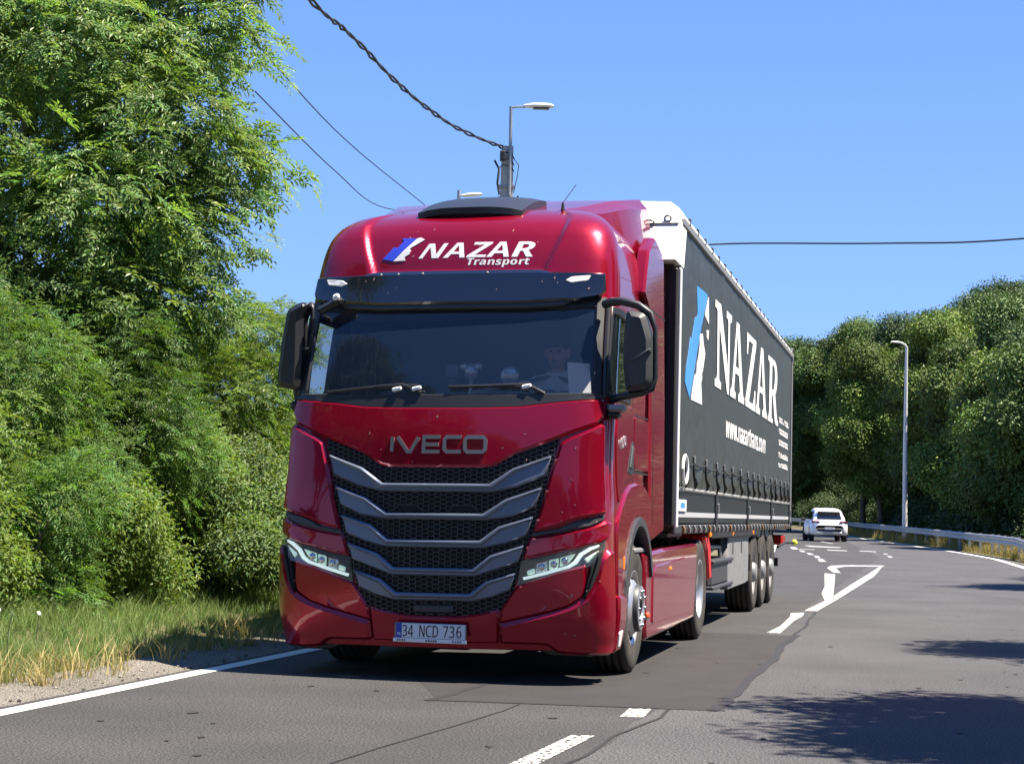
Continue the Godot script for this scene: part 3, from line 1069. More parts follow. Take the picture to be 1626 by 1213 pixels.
func tuft(sd: int, c: Color, c2: Color, n: int, h: float, w: float) -> ArrayMesh:
	var r := RandomNumberGenerator.new()
	r.seed = sd
	var st := mb()
	for i in n:
		var a := r.randf() * TAU
		var p := Vector3(cos(a), 0, sin(a)) * r.randf() * .07
		var lean := Vector3(r.randf_range(-1, 1), 0, r.randf_range(-1, 1)) * .75
		var hh := h * r.randf_range(.5, 1.15)
		var s := Vector3(cos(a * 3.0), 0, sin(a * 3.0)) * w
		var m := p + Vector3.UP * hh * .55 + lean * hh * .3
		var e := p + Vector3.UP * hh + lean * hh
		st.set_color(c.lerp(c2, r.randf()))
		for q in [p - s, m + s * .7, p + s, p - s, m - s * .7, m + s * .7, m - s * .7, e, m + s * .7]: st.add_vertex(q)
	st.generate_normals()
	return st.commit()

func scatter(called: String, label: String, meshes: Array, places: Array, m: Material):
	# places: [x, distance, size, tint]
	var t := thing(called, label, "grass")
	t.set_meta("kind", "stuff")
	for i in meshes.size():
		var mine := []
		for k in range(i, places.size(), meshes.size()): mine.append(places[k])
		if mine.is_empty(): continue
		var mm := MultiMesh.new()
		mm.transform_format = MultiMesh.TRANSFORM_3D
		mm.use_colors = true
		mm.mesh = meshes[i]
		mm.instance_count = mine.size()
		for k in mine.size():
			var e: Array = mine[k]
			mm.set_instance_transform(k, Transform3D(Basis(Vector3.UP, e[0] * 97.0 + e[1] * 31.0).scaled_local(Vector3.ONE * e[2]), Vector3(e[0], land(e[0], e[1]) - .01, -e[1])))
			mm.set_instance_color(k, e[3])
		var o := MultiMeshInstance3D.new()
		o.name = "blades"
		o.multimesh = mm
		o.material_override = m
		o.set_meta("kind", "stuff")
		t.add_child(o, true)

func grass_verge():
	var green := [tuft(1, Color(.12, .22, .06), Color(.19, .28, .09), 14, .26, .004), tuft(2, Color(.10, .20, .06), Color(.22, .28, .10), 12, .36, .004)]
	var straw := [tuft(3, Color(.34, .27, .12), Color(.48, .40, .20), 16, .14, .0035), tuft(4, Color(.40, .32, .15), Color(.28, .27, .10), 14, .22, .0035)]
	var a := []
	var b := []
	var r := RandomNumberGenerator.new()
	r.seed = 8
	for i in 15000:
		var d := 8.0 + 26.0 * pow(r.randf(), 1.3)
		var l := .36 + 3.7 * pow(r.randf(), .8)
		var x := left_edge(d) - l
		var n := ground_noise.get_noise_2d(x * 2.0, d * 2.0 + 50.0)
		var dry := .75 * smoothstep(1.2, .45, l + n * .8)
		if l < .8 and r.randf() > (l - .3) * 1.6: continue
		if r.randf() < dry: b.append([x, d, r.randf_range(.6, 1.3), Color(1, 1, 1) * r.randf_range(.8, 1.2)])
		else: a.append([x, d, r.randf_range(.45, 1.1) * (.34 + .18 * l), Color(1, 1, 1) * r.randf_range(.75, 1.25)])
	scatter("green_grass", "green grass growing on the verge below the bushes", green, a, M.grass_blade)
	scatter("dry_grass", "straw coloured dry grass along the gravel", straw, b, M.grass_blade)
	a = []
	for i in 2600:
		var d := 50.0 + 80.0 * pow(r.randf(), 1.2)
		var l := .5 + 4.0 * r.randf()
		a.append([right_edge(d) + l, d, r.randf_range(1.2, 2.6), Color(.8, .75, .55) * r.randf_range(.7, 1.2)])
	scatter("far_grass", "pale dry grass under and behind the crash barrier", straw, a, M.grass_blade)
	# loose stones on the gravel strip
	var st0 := mb()
	for i in 420:
		var d := 8.0 + 14.0 * r.randf()
		var x := left_edge(d) - r.randf_range(.1, .95)
		var q := .006 + .016 * pow(r.randf(), 3.0)
		rbox(st0, Vector3(x, land(x, d) + .014, -d), Vector3(q * 2.2, q * 1.3, q * 1.8), q * .5, Basis(Vector3.UP, r.randf() * 6.0))
	tag(obj("loose_stones", st0, M.gravel), "small loose stones lying on the gravel strip", "stones", "", "stuff")
	# small white flowers in the grass at the far left
	var spots := [[-3.75, 13.3], [-3.55, 13.6], [-3.62, 13.1], [-4.05, 13.9], [-3.9, 13.0]]
	var wheres := ["topmost", "rightmost", "middle", "uppermost left", "lowest"]
	for i in spots.size():
		var s: Array = spots[i]
		var t := thing("white_flower", "small white wild flower in the verge grass, %s of the five" % wheres[i], "flower", Vector3(s[0], land(s[0], s[1]), -s[1]), i, "white flowers in the verge grass")
		var st := mb()
		tube(st, [Vector3.ZERO, Vector3(.01, .2, 0), Vector3(0, .34, .02)], .003, 4)
		obj("stem", st, M.bark, t)
		st = mb()
		for k in 8:
			var an := k * TAU / 8
			var d3 := Vector3(cos(an), .25, sin(an))
			var tilt := Basis(Vector3.RIGHT, .9)
			leaflet(st, Vector3(0, .34, .02), tilt * d3.normalized(), tilt * Vector3.UP, .022, .014, Color.WHITE)
		obj("flower_head", st, M.white_print, t)

# ---------- lamps, poles, cables ----------
func lamp_head(st: SurfaceTool, at: Vector3, l: float, w: float, tilt: float):
	# a flat cobra head: rounded shell that tapers to the arm
	var b := Basis(Vector3.BACK, tilt)
	st.set_smooth_group(1)
	var rings := []
	var prof := [[0.0, .35, .045], [.12, .55, .055], [.3, .95, .075], [.6, 1.0, .08], [.88, .9, .065], [1.0, .55, .03]]
	for p in prof:
		var ring := []
		for k in 12:
			var a := TAU * k / 12
			var y: float = sin(a)
			ring.append(at + b * Vector3(p[0] * l, (p[2] if y > 0 else p[2] * .45) * y, cos(a) * w * .5 * p[1]))
		rings.append(ring)
	for i in rings.size() - 1:
		for k in 12:
			q4(st, rings[i][k], rings[i][(k + 1) % 12], rings[i + 1][(k + 1) % 12], rings[i + 1][k])
	for e in [0, rings.size() - 1]:
		for k in range(1, 11):
			for p in [rings[e][0], rings[e][k], rings[e][k + 1]]: st.add_vertex(p)

func lamps_and_wires():
	# concrete pole with a lamp behind the lorry's roof
	var t := thing("street_lamp", "grey concrete pole with lamp arm and cable knot above the lorry roof", "street lamp", Vector3(-.22, .3, -38.0))
	var st := mb()
	var prev := []
	for e in [[-.4, .23, .19], [8.78, .125, .105]]:
		var c := [Vector3(-e[1], e[0], e[2]), Vector3(e[1], e[0], e[2]), Vector3(e[1], e[0], -e[2]), Vector3(-e[1], e[0], -e[2])]
		if prev.size():
			for k in 4: q4(st, prev[k], prev[(k + 1) % 4], c[(k + 1) % 4], c[k])
			q4(st, c[0], c[1], c[2], c[3])
		prev = c
	obj("concrete_pole", st, M.concrete, t)
	st = mb()
	box(st, Vector3(0, 7.62, 0), Vector3(.36, .09, .32))
	box(st, Vector3(0, 7.9, 0), Vector3(.33, .05, .3))
	obj("clamp_band", st, M.galvanised, t)
	st = mb()
	tube(st, [Vector3(.06, 7.7, .16), Vector3(.06, 8.6, .17), Vector3(.05, 9.62, .17)], .035, 10)
	tube(st, [Vector3(.05, 9.6, .17), Vector3(.2, 9.62, .17), Vector3(.36, 9.62, .17)], .022, 8)
	obj("lamp_arm", st, M.galvanised, t)
	st = mb()
	lamp_head(st, Vector3(.32, 9.63, .17), .65, .26, .02)
	obj("lamp_shell", st, M.lamp_shell, t)
	st = mb()
	box(st, Vector3(.70, 9.595, .17), Vector3(.34, .02, .16))
	obj("lamp_glass", st, M.grey_plastic, t)
	st = mb()
	for k in 3:
		var y := 8.3 + k * .14
		tube(st, [Vector3(-.16, y, .1), Vector3(-.1, y + .06, .15), Vector3(.08, y + .03, .15), Vector3(.15, y - .08, .1)], .012, 6)
	tube(st, [Vector3(-.27, 8.45, .1), Vector3(-.17, 8.25, .2), Vector3(-.2, 7.95, .18), Vector3(-.15, 7.7, .2)], .026, 6)
	tube(st, [Vector3(.14, 8.5, .14), Vector3(.25, 8.35, .14), Vector3(.22, 8.1, .14), Vector3(.15, 7.75, .14)], .009, 6)
	rbox(st, Vector3(-.1, 8.55, .17), Vector3(.12, .22, .1), .02)
	obj("cable_knot", st, M.cable_black, t)
	t = thing("street_lamp", "second street lamp whose white head just shows over the cab roof", "street lamp", Vector3(-1.77, .4, -54.0))
	st = mb()
	tube(st, [Vector3(0, -.3, 0), Vector3(0, 10.6, 0)], [.1, .05], 10)
	obj("pole", st, M.galvanised, t)
	st = mb()
	lamp_head(st, Vector3(.06, 10.42, 0), .66, .28, .1)
	obj("lamp_shell", st, M.lamp_shell, t)
	t = thing("street_lamp", "distant street lamp head peeping out between leaves and mirror", "street lamp", Vector3(-10.75, .6, -80.0))
	st = mb()
	tube(st, [Vector3(0, -.3, 0), Vector3(0, 6.95, 0)], [.09, .05], 8)
	obj("pole", st, M.galvanised, t)
	st = mb()
	lamp_head(st, Vector3(-.1, 7.1, 0), .75, .3, .05)
	obj("lamp_shell", st, M.lamp_shell, t)
	t = thing("street_lamp", "slim white lamp post standing behind the crash barrier at the right", "street lamp", Vector3(21.05, land(21.05, 95), -95.0))
	st = mb()
	tube(st, [Vector3(0, -.3, 0), Vector3(-.02, 5.0, 0), Vector3(0, 10.35, 0)], [.15, .12, .075], 12)
	obj("pole", st, M.pole_white, t)
	st = mb()
	tube(st, [Vector3(0, 10.3, 0), Vector3(-.08, 10.45, 0), Vector3(-.3, 10.5, 0)], .045, 8)
	obj("lamp_arm", st, M.pole_white, t)
	st = mb()
	lamp_head(st, Vector3(-.18, 10.52, 0), -.66, .3, -.08)
	obj("lamp_shell", st, M.lamp_shell, t)
	# cables
	st = mb()
	var pts := [Vector3(-.3, 9.05, -38), Vector3(-1.31, 8.96, -35.5), Vector3(-2.15, 8.99, -32.5), Vector3(-2.82, 9.12, -29.5), Vector3(-3.3, 9.06, -27), Vector3(-4.5, 9.3, -21), Vector3(-6.2, 9.9, -12)]
	var fine := []
	for i in pts.size() - 1:
		for k in 14:
			var p: Vector3 = pts[i].cubic_interpolate(pts[i + 1], pts[maxi(i - 1, 0)], pts[mini(i + 2, pts.size() - 1)], k / 14.0)
			fine.append(p)
	for s in 2:
		var tw := []
		for i in fine.size():
			var a := i * 1.05 + s * PI
			tw.append(fine[i] + Vector3(cos(a) * .022, sin(a) * .026, 0) * (1.0 + .5 * sin(i * .7)))
		tube(st, tw, .021, 6)
	tag(obj("overhead_cable", st, M.cable_black), "thick twisted black cable slanting down to the concrete pole", "cable")
	for e in [["upper one of two thin wires behind the ash tree", [Vector3(-4.9, 9.35, -28), Vector3(-3.77, 8.95, -36), Vector3(-2.5, 9.1, -45), Vector3(-1.2, 9.3, -54)], .012], ["lower one of two thin wires behind the ash tree", [Vector3(-4.2, 7.8, -28), Vector3(-3.74, 8.1, -36), Vector3(-3.33, 8.87, -45), Vector3(-1.8, 10.4, -54)], .012],
		["dark cable crossing the sky right of the trailer roof", [Vector3(.15, 6.2, -38), Vector3(2.0, 7.0, -40), Vector3(4.72, 7.69, -42), Vector3(8.37, 7.58, -40.5), Vector3(11.2, 7.53, -39), Vector3(17, 7.9, -36)], .02],
		["short dark cable dropping from the pole behind the cab roof", [Vector3(.02, 8.0, -37.9), Vector3(.12, 7.5, -37.9), Vector3(.22, 6.6, -37.9), Vector3(.3, 4.5, -37.9)], .02]]:
		st = mb()
		var run := []
		for i in e[1].size() - 1:
			for k in 8: run.append(e[1][i].cubic_interpolate(e[1][i + 1], e[1][maxi(i - 1, 0)], e[1][mini(i + 2, e[1].size() - 1)], k / 8.0))
		run.append(e[1][-1])
		tube(st, run, e[2], 6)
		tag(obj("overhead_cable", st, M.cable_black), e[0], "cable")

func guard_rail():
	var t := thing("crash_barrier", "grey steel crash barrier along the outside of the bend", "crash barrier")
	var path := [[14.9, 49.5, .05], [15.9, 53, .3], [16.9, 57.5, .58], [17.6, 62, .74], [18.3, 68, .76], [19.4, 79, .76], [20.6, 93, .76], [22.2, 109, .76], [23.9, 126, .76], [25.6, 148, .76], [27.0, 176, .76], [28.4, 205, .76]]
	var fine := []
	for i in path.size() - 1:
		for k in 4:
			var f := k / 4.0
			var x: float = lerpf(path[i][0], path[i + 1][0], f)
			var d: float = lerpf(path[i][1], path[i + 1][1], f)
			fine.append(Vector3(x, land(x, d) + lerpf(path[i][2], path[i + 1][2], f), -d))
	var sec := [Vector2(0, 0), Vector2(.07, -.03), Vector2(.07, -.10), Vector2(.015, -.155), Vector2(.07, -.21), Vector2(.07, -.28), Vector2(0, -.31)]
	for i in fine.size() - 1:
		var st := mb()
		st.set_smooth_group(1)
		var dir: Vector3 = (fine[i + 1] - fine[i]).normalized()
		var nn := dir.cross(Vector3.UP).normalized() * -1.0
		for k in sec.size() - 1:
			var a: Vector3 = fine[i] + nn * sec[k].x + Vector3.UP * sec[k].y
			var b: Vector3 = fine[i] + nn * sec[k + 1].x + Vector3.UP * sec[k + 1].y
			q4(st, a, b, b + (fine[i + 1] - fine[i]), a + (fine[i + 1] - fine[i]))
		obj("rail_panel", st, M.galvanised, t)
		if i > 3:
			st = mb()
			box(st, fine[i] - nn * .1 + Vector3.DOWN * .5, Vector3(.1, 1.05, .06))
			obj("post", st, M.galvanised, t)

# ---------- white car ----------
func white_car():
	var t := thing("white_car", "white car with dark rear window driving away round the bend", "car", Vector3(16.25, rise(92) + .005, -92), -.06)
	var st := mb()
	st.set_smooth_group(1)
	var secs := [[2.24, .52, .80, .70], [2.22, .40, .98, .86], [2.08, .33, 1.04, .915], [1.2, .30, 1.06, .935], [-.4, .30, 1.04, .935], [-1.5, .31, 1.0, .915], [-2.05, .36, .88, .86], [-2.22, .45, .72, .72]]
	loft_car(st, secs, .10)
	obj("body", st, M.car_white, t)
	st = mb()
	st.set_smooth_group(1)
	loft_car(st, [[2.02, 1.03, 1.10, .80], [1.75, 1.03, 1.40, .78], [1.55, 1.03, 1.57, .74], [1.2, 1.03, 1.645, .72], [.2, 1.02, 1.68, .72], [-.4, 1.0, 1.62, .72], [-.9, .98, 1.36, .78], [-1.35, .96, 1.04, .82]], .16)
	obj("cabin", st, M.car_white, t)
	st = mb()
	panel_plain(st, [Vector3(-.62, 1.10, 2.03), Vector3(.62, 1.10, 2.03), Vector3(.56, 1.50, 1.72), Vector3(-.56, 1.50, 1.72)])
	obj("rear_window", st, M.gloss_black, t)
	for s in [-1.0, 1.0]:
		st = mb()
		var w := [Vector3(s * .80, 1.10, 1.45), Vector3(s * .80, 1.10, -.9), Vector3(s * .725, 1.48, -.35), Vector3(s * .725, 1.50, 1.2)]
		if s < 0: w.reverse()
		panel_plain(st, w)
		obj("side_window", st, M.gloss_black, t)
		st = mb()
		rbox(st, Vector3(s * .70, .97, 2.14), Vector3(.40, .11, .18), .03)
		obj("tail_light", st, M.tail_lamp_dark, t)
		st = mb()
		rbox(st, Vector3(s * .58, .97, 2.215), Vector3(.20, .045, .05), .01)
		obj("tail_light_lens", st, M.tail_red, t)
		st = mb()
		rbox(st, Vector3(s * 1.01, 1.10, -.75), Vector3(.2, .14, .12), .03)
		obj("wing_mirror", st, M.car_white if s > 0 else M.black_plastic, t)
		for z in [1.36, -1.36]:
			st = mb()
			lathe(st, [Vector2(-.11, .2), Vector2(-.11, .32), Vector2(-.08, .345), Vector2(.08, .345), Vector2(.11, .32), Vector2(.11, .2), Vector2(.07, .18), Vector2(.06, 0)], Vector3(s * .81, .345, z), 0, 24)
			obj("wheel", st, M.rubber, t)
			st = mb()
			lathe(st, [Vector2(-.01, .39), Vector2(.015, .39), Vector2(.015, .36), Vector2(-.01, .36)], Vector3(s * .93, .355, z), 0, 24)
			obj("arch_trim", st, M.black_plastic, t)
	st = mb()
	rbox(st, Vector3(0, .58, 2.17), Vector3(1.2, .2, .2), .05)
	obj("bumper_insert", st, M.black_plastic, t)
	st = mb()
	rbox(st, Vector3(0, .43, 2.17), Vector3(1.3, .12, .2), .04)
	obj("skid_plate", st, M.alloy, t)
	st = mb()
	rbox(st, Vector3(0, .645, 2.275), Vector3(.5, .11, .02), .005)
	obj("number_plate", st, M.plate_white, t)
	st = mb()
	rbox(st, Vector3(0, 1.555, 1.82), Vector3(1.15, .035, .24), .012)
	obj("roof_spoiler", st, M.car_white, t)

func panel_plain(st: SurfaceTool, p: Array):
	q4(st, p[0], p[1], p[2], p[3])

func loft_car(st: SurfaceTool, secs: Array, r: float):
	var rings := []
	for s in secs:
		var ring := []
		var k := minf(r, (s[2] - s[1]) * .45)
		var hw: float = s[3]
		for e in [[hw - k * .6, s[1]], [hw - .01, s[1] + k * .6], [hw, lerpf(s[1], s[2], .5)], [hw - k * .3, s[2] - k], [hw - k * .55, s[2] - k * .35], [hw - k * 1.4, s[2]]]: ring.append(Vector3(e[0], e[1], s[0]))
		var n := ring.size()
		for i in n: ring.append(Vector3(-ring[n - 1 - i].x, ring[n - 1 - i].y, s[0]))
		rings.append(ring)
	var m: int = rings[0].size()
	for i in rings.size() - 1:
		for k in m: q4(st, rings[i][k], rings[i + 1][k], rings[i + 1][(k + 1) % m], rings[i][(k + 1) % m])
	for e in [0, rings.size() - 1]:
		for k in range(1, m - 1):
			var tr := [rings[e][0], rings[e][k], rings[e][k + 1]]
			if e > 0: tr.reverse()
			for p in tr: st.add_vertex(p)

# ---------- wheels of the lorry ----------
func wheel(parent: Node3D, c: Vector3, sgn: float, r: float, w: float, kind: String, label := ""):
	# the outer face looks towards +x before it is turned
	var n := Node3D.new()
	n.name = "wheel"
	parent.add_child(n, true)
	n.position = c
	if sgn < 0: n.rotation.y = PI
	if label: n.set_meta("label", label)
	var h := w * .5
	var st := mb()
	var pr := [Vector2(-h * .9, .29), Vector2(-h, .36), Vector2(-h, r - .07), Vector2(-h * .92, r - .03), Vector2(-h * .78, r - .006)]
	var grooves := 4
	for g in grooves:
		var x := -h * .55 + g * h * 1.1 / (grooves - 1)
		for e in [[-.012, 0.0], [-.009, .014], [.009, .014], [.012, 0.0]]: pr.append(Vector2(x + e[0], r - e[1] - absf(x) / h * .004))
	pr += [Vector2(h * .78, r - .006), Vector2(h * .92, r - .03), Vector2(h, r - .07), Vector2(h, .40), Vector2(h * .98, .34), Vector2(h * .9, .29)]
	lathe(st, pr, Vector3.ZERO, 0, 56)
	obj("tyre", st, M.rubber, n)
	st = mb()
	var face := h * .86
	if kind == "front":
		lathe(st, [Vector2(face - .02, .30), Vector2(face + .008, .298), Vector2(face + .008, .285), Vector2(face - .035, .272), Vector2(face - .05, .262), Vector2(face - .03, .25), Vector2(face + .005, .215), Vector2(face + .03, .185), Vector2(face + .04, .165), Vector2(face + .04, .0)], Vector3.ZERO, 0, 56)
		obj("rim", st, M.alloy, n)
		for k in 10:
			st = mb()
			var a := TAU * k / 10
			var b := Basis(Vector3.RIGHT, a)
			rbox(st, Vector3(face - .012, cos(a) * .236, sin(a) * .236), Vector3(.03, .034, .06), .012, b)
			obj("vent_hole", st, M.deep_black, n)
		st = mb()
		lathe(st, [Vector2(face + .03, .186), Vector2(face + .062, .180), Vector2(face + .070, .172)], Vector3.ZERO, 0, 48)
		obj("hub_side", st, M.grey_plastic, n)
		st = mb()
		lathe(st, [Vector2(face + .070, .173), Vector2(face + .074, .167), Vector2(face + .072, .105), Vector2(face + .06, .10)], Vector3.ZERO, 0, 48)
		obj("hub_ring", st, M.alloy, n)
		st = mb()
		lathe(st, [Vector2(face + .061, .102), Vector2(face + .035, .085), Vector2(face + .05, .05), Vector2(face + .05, 0)], Vector3.ZERO, 0, 32)
		obj("hub_cap", st, M.black_plastic, n)
		for k in 10:
			st = mb()
			var a := TAU * (k + .5) / 10
			lathe(st, [Vector2(face + .070, .014), Vector2(face + .088, .012), Vector2(face + .090, 0)], Vector3(0, cos(a) * .138, sin(a) * .138), 0, 8)
			obj("wheel_nut", st, M.chrome, n)
	elif kind == "drive":
		lathe(st, [Vector2(face - .02, .30), Vector2(face + .01, .298), Vector2(face + .01, .285), Vector2(face - .05, .27), Vector2(-.02, .258), Vector2(-.06, .25), Vector2(-.065, .12), Vector2(.03, .11), Vector2(.06, .09), Vector2(.06, 0)], Vector3.ZERO, 0, 56)
		obj("rim", st, M.alloy, n)
	else:
		lathe(st, [Vector2(face - .02, .30), Vector2(face + .008, .298), Vector2(face + .008, .285), Vector2(face - .06, .268), Vector2(face - .10, .255), Vector2(face - .085, .22), Vector2(face - .06, .18), Vector2(face - .055, .14), Vector2(face + .02, .13), Vector2(face + .05, .10), Vector2(face + .05, 0)], Vector3.ZERO, 0, 48)
		obj("rim", st, M.steel_grey, n)
		for k in 10:
			st = mb()
			var a := TAU * (k + .5) / 10
			lathe(st, [Vector2(face - .07, .022), Vector2(face - .015, .02), Vector2(face - .01, 0)], Vector3(0, cos(a) * .185, sin(a) * .185), 0, 8)
			obj("wheel_nut", st, M.alloy, n)

# ---------- trailer ----------
func hood_z(y: float) -> float:
	# the canvas hood leans back towards the roof
	return lerpf(3.04, 3.44, clampf((y - 3.5) / .6, 0.0, 1.0))

const LORRY_AT := Vector3(-.52, 0, -13.0)
const LORRY_TURN := -.23

func trailer():
	var back := 9.0
	var t := thing("semi_trailer", "long curtain sided trailer with black tarpaulin and big white lettering", "trailer", LORRY_AT + Basis(Vector3.UP, LORRY_TURN) * Vector3(0, 0, -back), LORRY_TURN)
	cabtf = Transform3D(Basis(), Vector3(0, 0, back))
	curtain_noise.seed = 12
	curtain_noise.frequency = .9
	# the curtains: a loose sheet that bulges and puckers towards the straps
	for s in [1.0, -1.0]:
		var st := mb()
		st.set_smooth_group(1)
		var cols := 200
		var rws := 36
		var g := []
		for i in cols + 1:
			var z := 3.43 + 13.52 * i / cols
			var line := []
			for j in rws + 1:
				var f := float(j) / rws
				var y := lerpf(1.50, 3.9, f)
				var bulge := curtain_bulge(z, y)
				line.append(Vector3(s * (1.272 + bulge - .01 * smoothstep(1.62, 1.5, y)), y, -z))
			g.append(line)
		for i in cols:
			for j in rws:
				if s > 0: q4(st, g[i][j], g[i + 1][j], g[i + 1][j + 1], g[i][j + 1])
				else: q4(st, g[i + 1][j], g[i][j], g[i][j + 1], g[i + 1][j + 1])
		part("curtain", st, M.curtain, t)
	# front wall
	var st := mb()
	box(st, Vector3(0, 2.5, -3.36), Vector3(2.44, 2.72, .08))
	part("front_wall", st, M.bulkhead, t)
	for s in [1.0, -1.0]:
		st = mb()
		rbox(st, Vector3(s * 1.225, 2.3, -3.335), Vector3(.10, 2.32, .16), .015)
		part("corner_post", st, M.frame_black, t)
		st = mb()
		rbox(st, Vector3(s * 1.282, 2.3, -3.37), Vector3(.03, 2.34, .06), .01)
		part("corner_strip", st, M.white_print, t)
		st = mb()
		rbox(st, Vector3(s * 1.25, 2.6, -16.98), Vector3(.09, 2.86, .1), .012)
		part("rear_post", st, M.steel_grey, t)
		# rail under the roof and its white edge
		st = mb()
		rbox(st, Vector3(s * 1.27, 3.905, -10.2), Vector3(.05, .07, 13.5), .012)
		part("top_rail", st, M.steel_grey, t)
		st = mb()
		rbox(st, Vector3(s * 1.225, 3.972, -10.25), Vector3(.11, .062, 13.3), .02)
		part("roof_edge", st, M.white_tarp, t)
		for k in 22:
			st = mb()
			rbox(st, Vector3(s * 1.272, 3.985, -4.0 - k * .6), Vector3(.03, .07, .035), .008)
			part("roof_roller", st, M.frame_black, t)
		st = mb()
		panel(st, 2 if s > 0 else -2, pv([16.9, 3.96, 17.05, 3.93, 17.06, 3.78, 16.99, 3.76, 16.93, 3.84]), -.03, .03, .008)
		part("rear_corner_cap", st, M.steel_grey, t)
	# roof
	st = mb()
	st.set_smooth_group(1)
	for i in 40:
		var z0 := 3.5 + 13.4 * i / 40.0
		var z1 := 3.5 + 13.4 * (i + 1) / 40.0
		var y0 := 3.985 + .012 * sin(i * 2.1)
		var y1 := 3.985 + .012 * sin((i + 1) * 2.1)
		q4(st, Vector3(-1.2, y0, -z0), Vector3(1.2, y0, -z0), Vector3(1.2, y1, -z1), Vector3(-1.2, y1, -z1))
	part("roof", st, M.white_tarp, t)
	# white hood over the front end of the roof
	st = mb()
	st.set_smooth_group(-1)
	var sec := [[1.278, 3.50], [1.285, 3.86], [1.255, 4.02], [1.17, 4.085], [.9, 4.095]]
	var pr := []
	for e in sec: pr.append(Vector2(e[0], e[1]))
	for i in sec.size(): pr.append(Vector2(-sec[sec.size() - 1 - i][0], sec[sec.size() - 1 - i][1]))
	for i in pr.size() - 1:
		q4(st, Vector3(pr[i].x, pr[i].y, -hood_z(pr[i].y)), Vector3(pr[i].x, pr[i].y, -3.62), Vector3(pr[i + 1].x, pr[i + 1].y, -3.72), Vector3(pr[i + 1].x, pr[i + 1].y, -hood_z(pr[i + 1].y)))
	var face := PackedVector2Array(pr)
	var ids := Geometry2D.triangulate_polygon(face)
	for k in range(0, ids.size(), 3):
		var tr := [face[ids[k]], face[ids[k + 1]], face[ids[k + 2]]]
		if (tr[1] - tr[0]).cross(tr[2] - tr[0]) > 0: tr.reverse()
		for v in tr: st.add_vertex(Vector3(v.x, v.y, -hood_z(v.y)))
	q4(st, Vector3(-1.27, 3.5, -3.62), Vector3(1.27, 3.5, -3.62), Vector3(1.27, 3.5, -hood_z(3.5)), Vector3(-1.27, 3.5, -hood_z(3.5)))
	part("front_hood", st, M.white_tarp, t)
	st = mb()
	rbox(st, Vector3(.75, 3.86, -3.275), Vector3(1.05, .012, .03), .004)
	part("hood_seam", st, M.steel_grey, t)
	for x in [1.02, 1.17]:
		st = mb()
		lathe(st, [Vector2(-.012, .03), Vector2(.012, .038), Vector2(.012, .024), Vector2(-.0, .02)], Vector3(x, 3.86 + (x - 1.02) * .3, -3.262 - (x - 1.02) * .2), 2, 14)
		part("hood_eyelet", st, M.emblem_metal, t)
	# boards under the curtain
	var zs := [3.43, 6.56, 10.0, 13.47, 16.9]
	for s in [1.0, -1.0]:
		var md := 2 if s > 0 else -2
		PX = 1.25
		for i in 4:
			var a: float = zs[i] + .05
			var b: float = zs[i + 1] - .05
			st = mb()
			panel(st, md, pv([a, 1.17, b, 1.17, b, 1.475, a, 1.475]), -.02, .012, .006)
			part("side_board", st, M.board_black, t)
			st = mb()
			panel(st, md, pv([a + .02, 1.226, b - .02, 1.226, b - .02, 1.274, a + .02, 1.274]), 0.0, .016, .001)
			part("reflector_strip", st, M.reflex_strip, t)
			st = mb()
			rbox(st, Vector3(s * 1.255, 1.485, -(a + b) * .5), Vector3(.05, .035, b - a), .01)
			part("board_edge", st, M.alu, t)
		for z in [6.56, 10.0, 13.47, 16.9]:
			st = mb()
			rbox(st, Vector3(s * 1.262, 1.30, -z), Vector3(.05, .44, .075), .012)
			part("board_post", st, M.grey_plastic, t)
			st = mb()
			rbox(st, Vector3(s * 1.295, 1.33, -z), Vector3(.02, .10, .035), .006)
			part("post_latch", st, M.steel_grey, t)
		# outer frame with its row of hooks
		st = mb()
		rbox(st, Vector3(s * 1.24, 1.115, -10.15), Vector3(.05, .085, 13.4), .012)
		part("outer_frame", st, M.grey_plastic, t)
		for k in 33:
			st = mb()
			var z := 3.9 + k * .405
			tube(st, [Vector3(s * 1.27, 1.15, -z), Vector3(s * 1.285, 1.12, -z), Vector3(s * 1.275, 1.085, -z - .03)], .014, 5)
			part("hook", st, M.alu if k % 5 else M.amber_rust, t)
		st = mb()
		rbox(st, Vector3(s * 1.23, 1.045, -9.1), Vector3(.06, .075, 5.5), .012)
		part("lower_rail", st, M.frame_black, t)
		# straps with buckles
		var sz := [3.85, 4.5, 5.45, 6.4, 7.1, 7.95, 8.9, 9.75, 10.5, 11.2, 12.1, 13.2, 13.95, 14.9, 15.65, 16.4]
		for i in sz.size():
			var z: float = sz[i]
			var bend := .05 + .04 * absf(sin(i * 2.3))
			st = mb()
			tube(st, [Vector3(s * 1.285, 1.80, -z), Vector3(s * 1.288, 1.70, -z - .005), Vector3(s * 1.29, 1.62, -z - .02), Vector3(s * 1.305, 1.55, -z - bend), Vector3(s * 1.285, 1.50, -z - bend - .05)], [.009, .011, .013, .022, .009], 6)
			part("strap", st, M.frame_black, t)
			st = mb()
			rbox(st, Vector3(s * 1.294, 1.775, -z), Vector3(.016, .07, .035), .005)
			part("buckle", st, M.steel_grey, t)
			if i < sz.size() - 1:
				st = mb()
				var pts := []
				for k in 7:
					var f := k / 6.0
					pts.append(Vector3(s * 1.288, 1.735 - .02 * sin(f * PI) + .01 * sin(i * 1.7), -lerpf(z, sz[i + 1], f)))
				tube(st, pts, .007, 4)
				part("strap_cord", st, M.frame_black, t)
	# print on the curtain that the photograph shows
	PX = 1.275
	var hull := .0055
	st = mb()
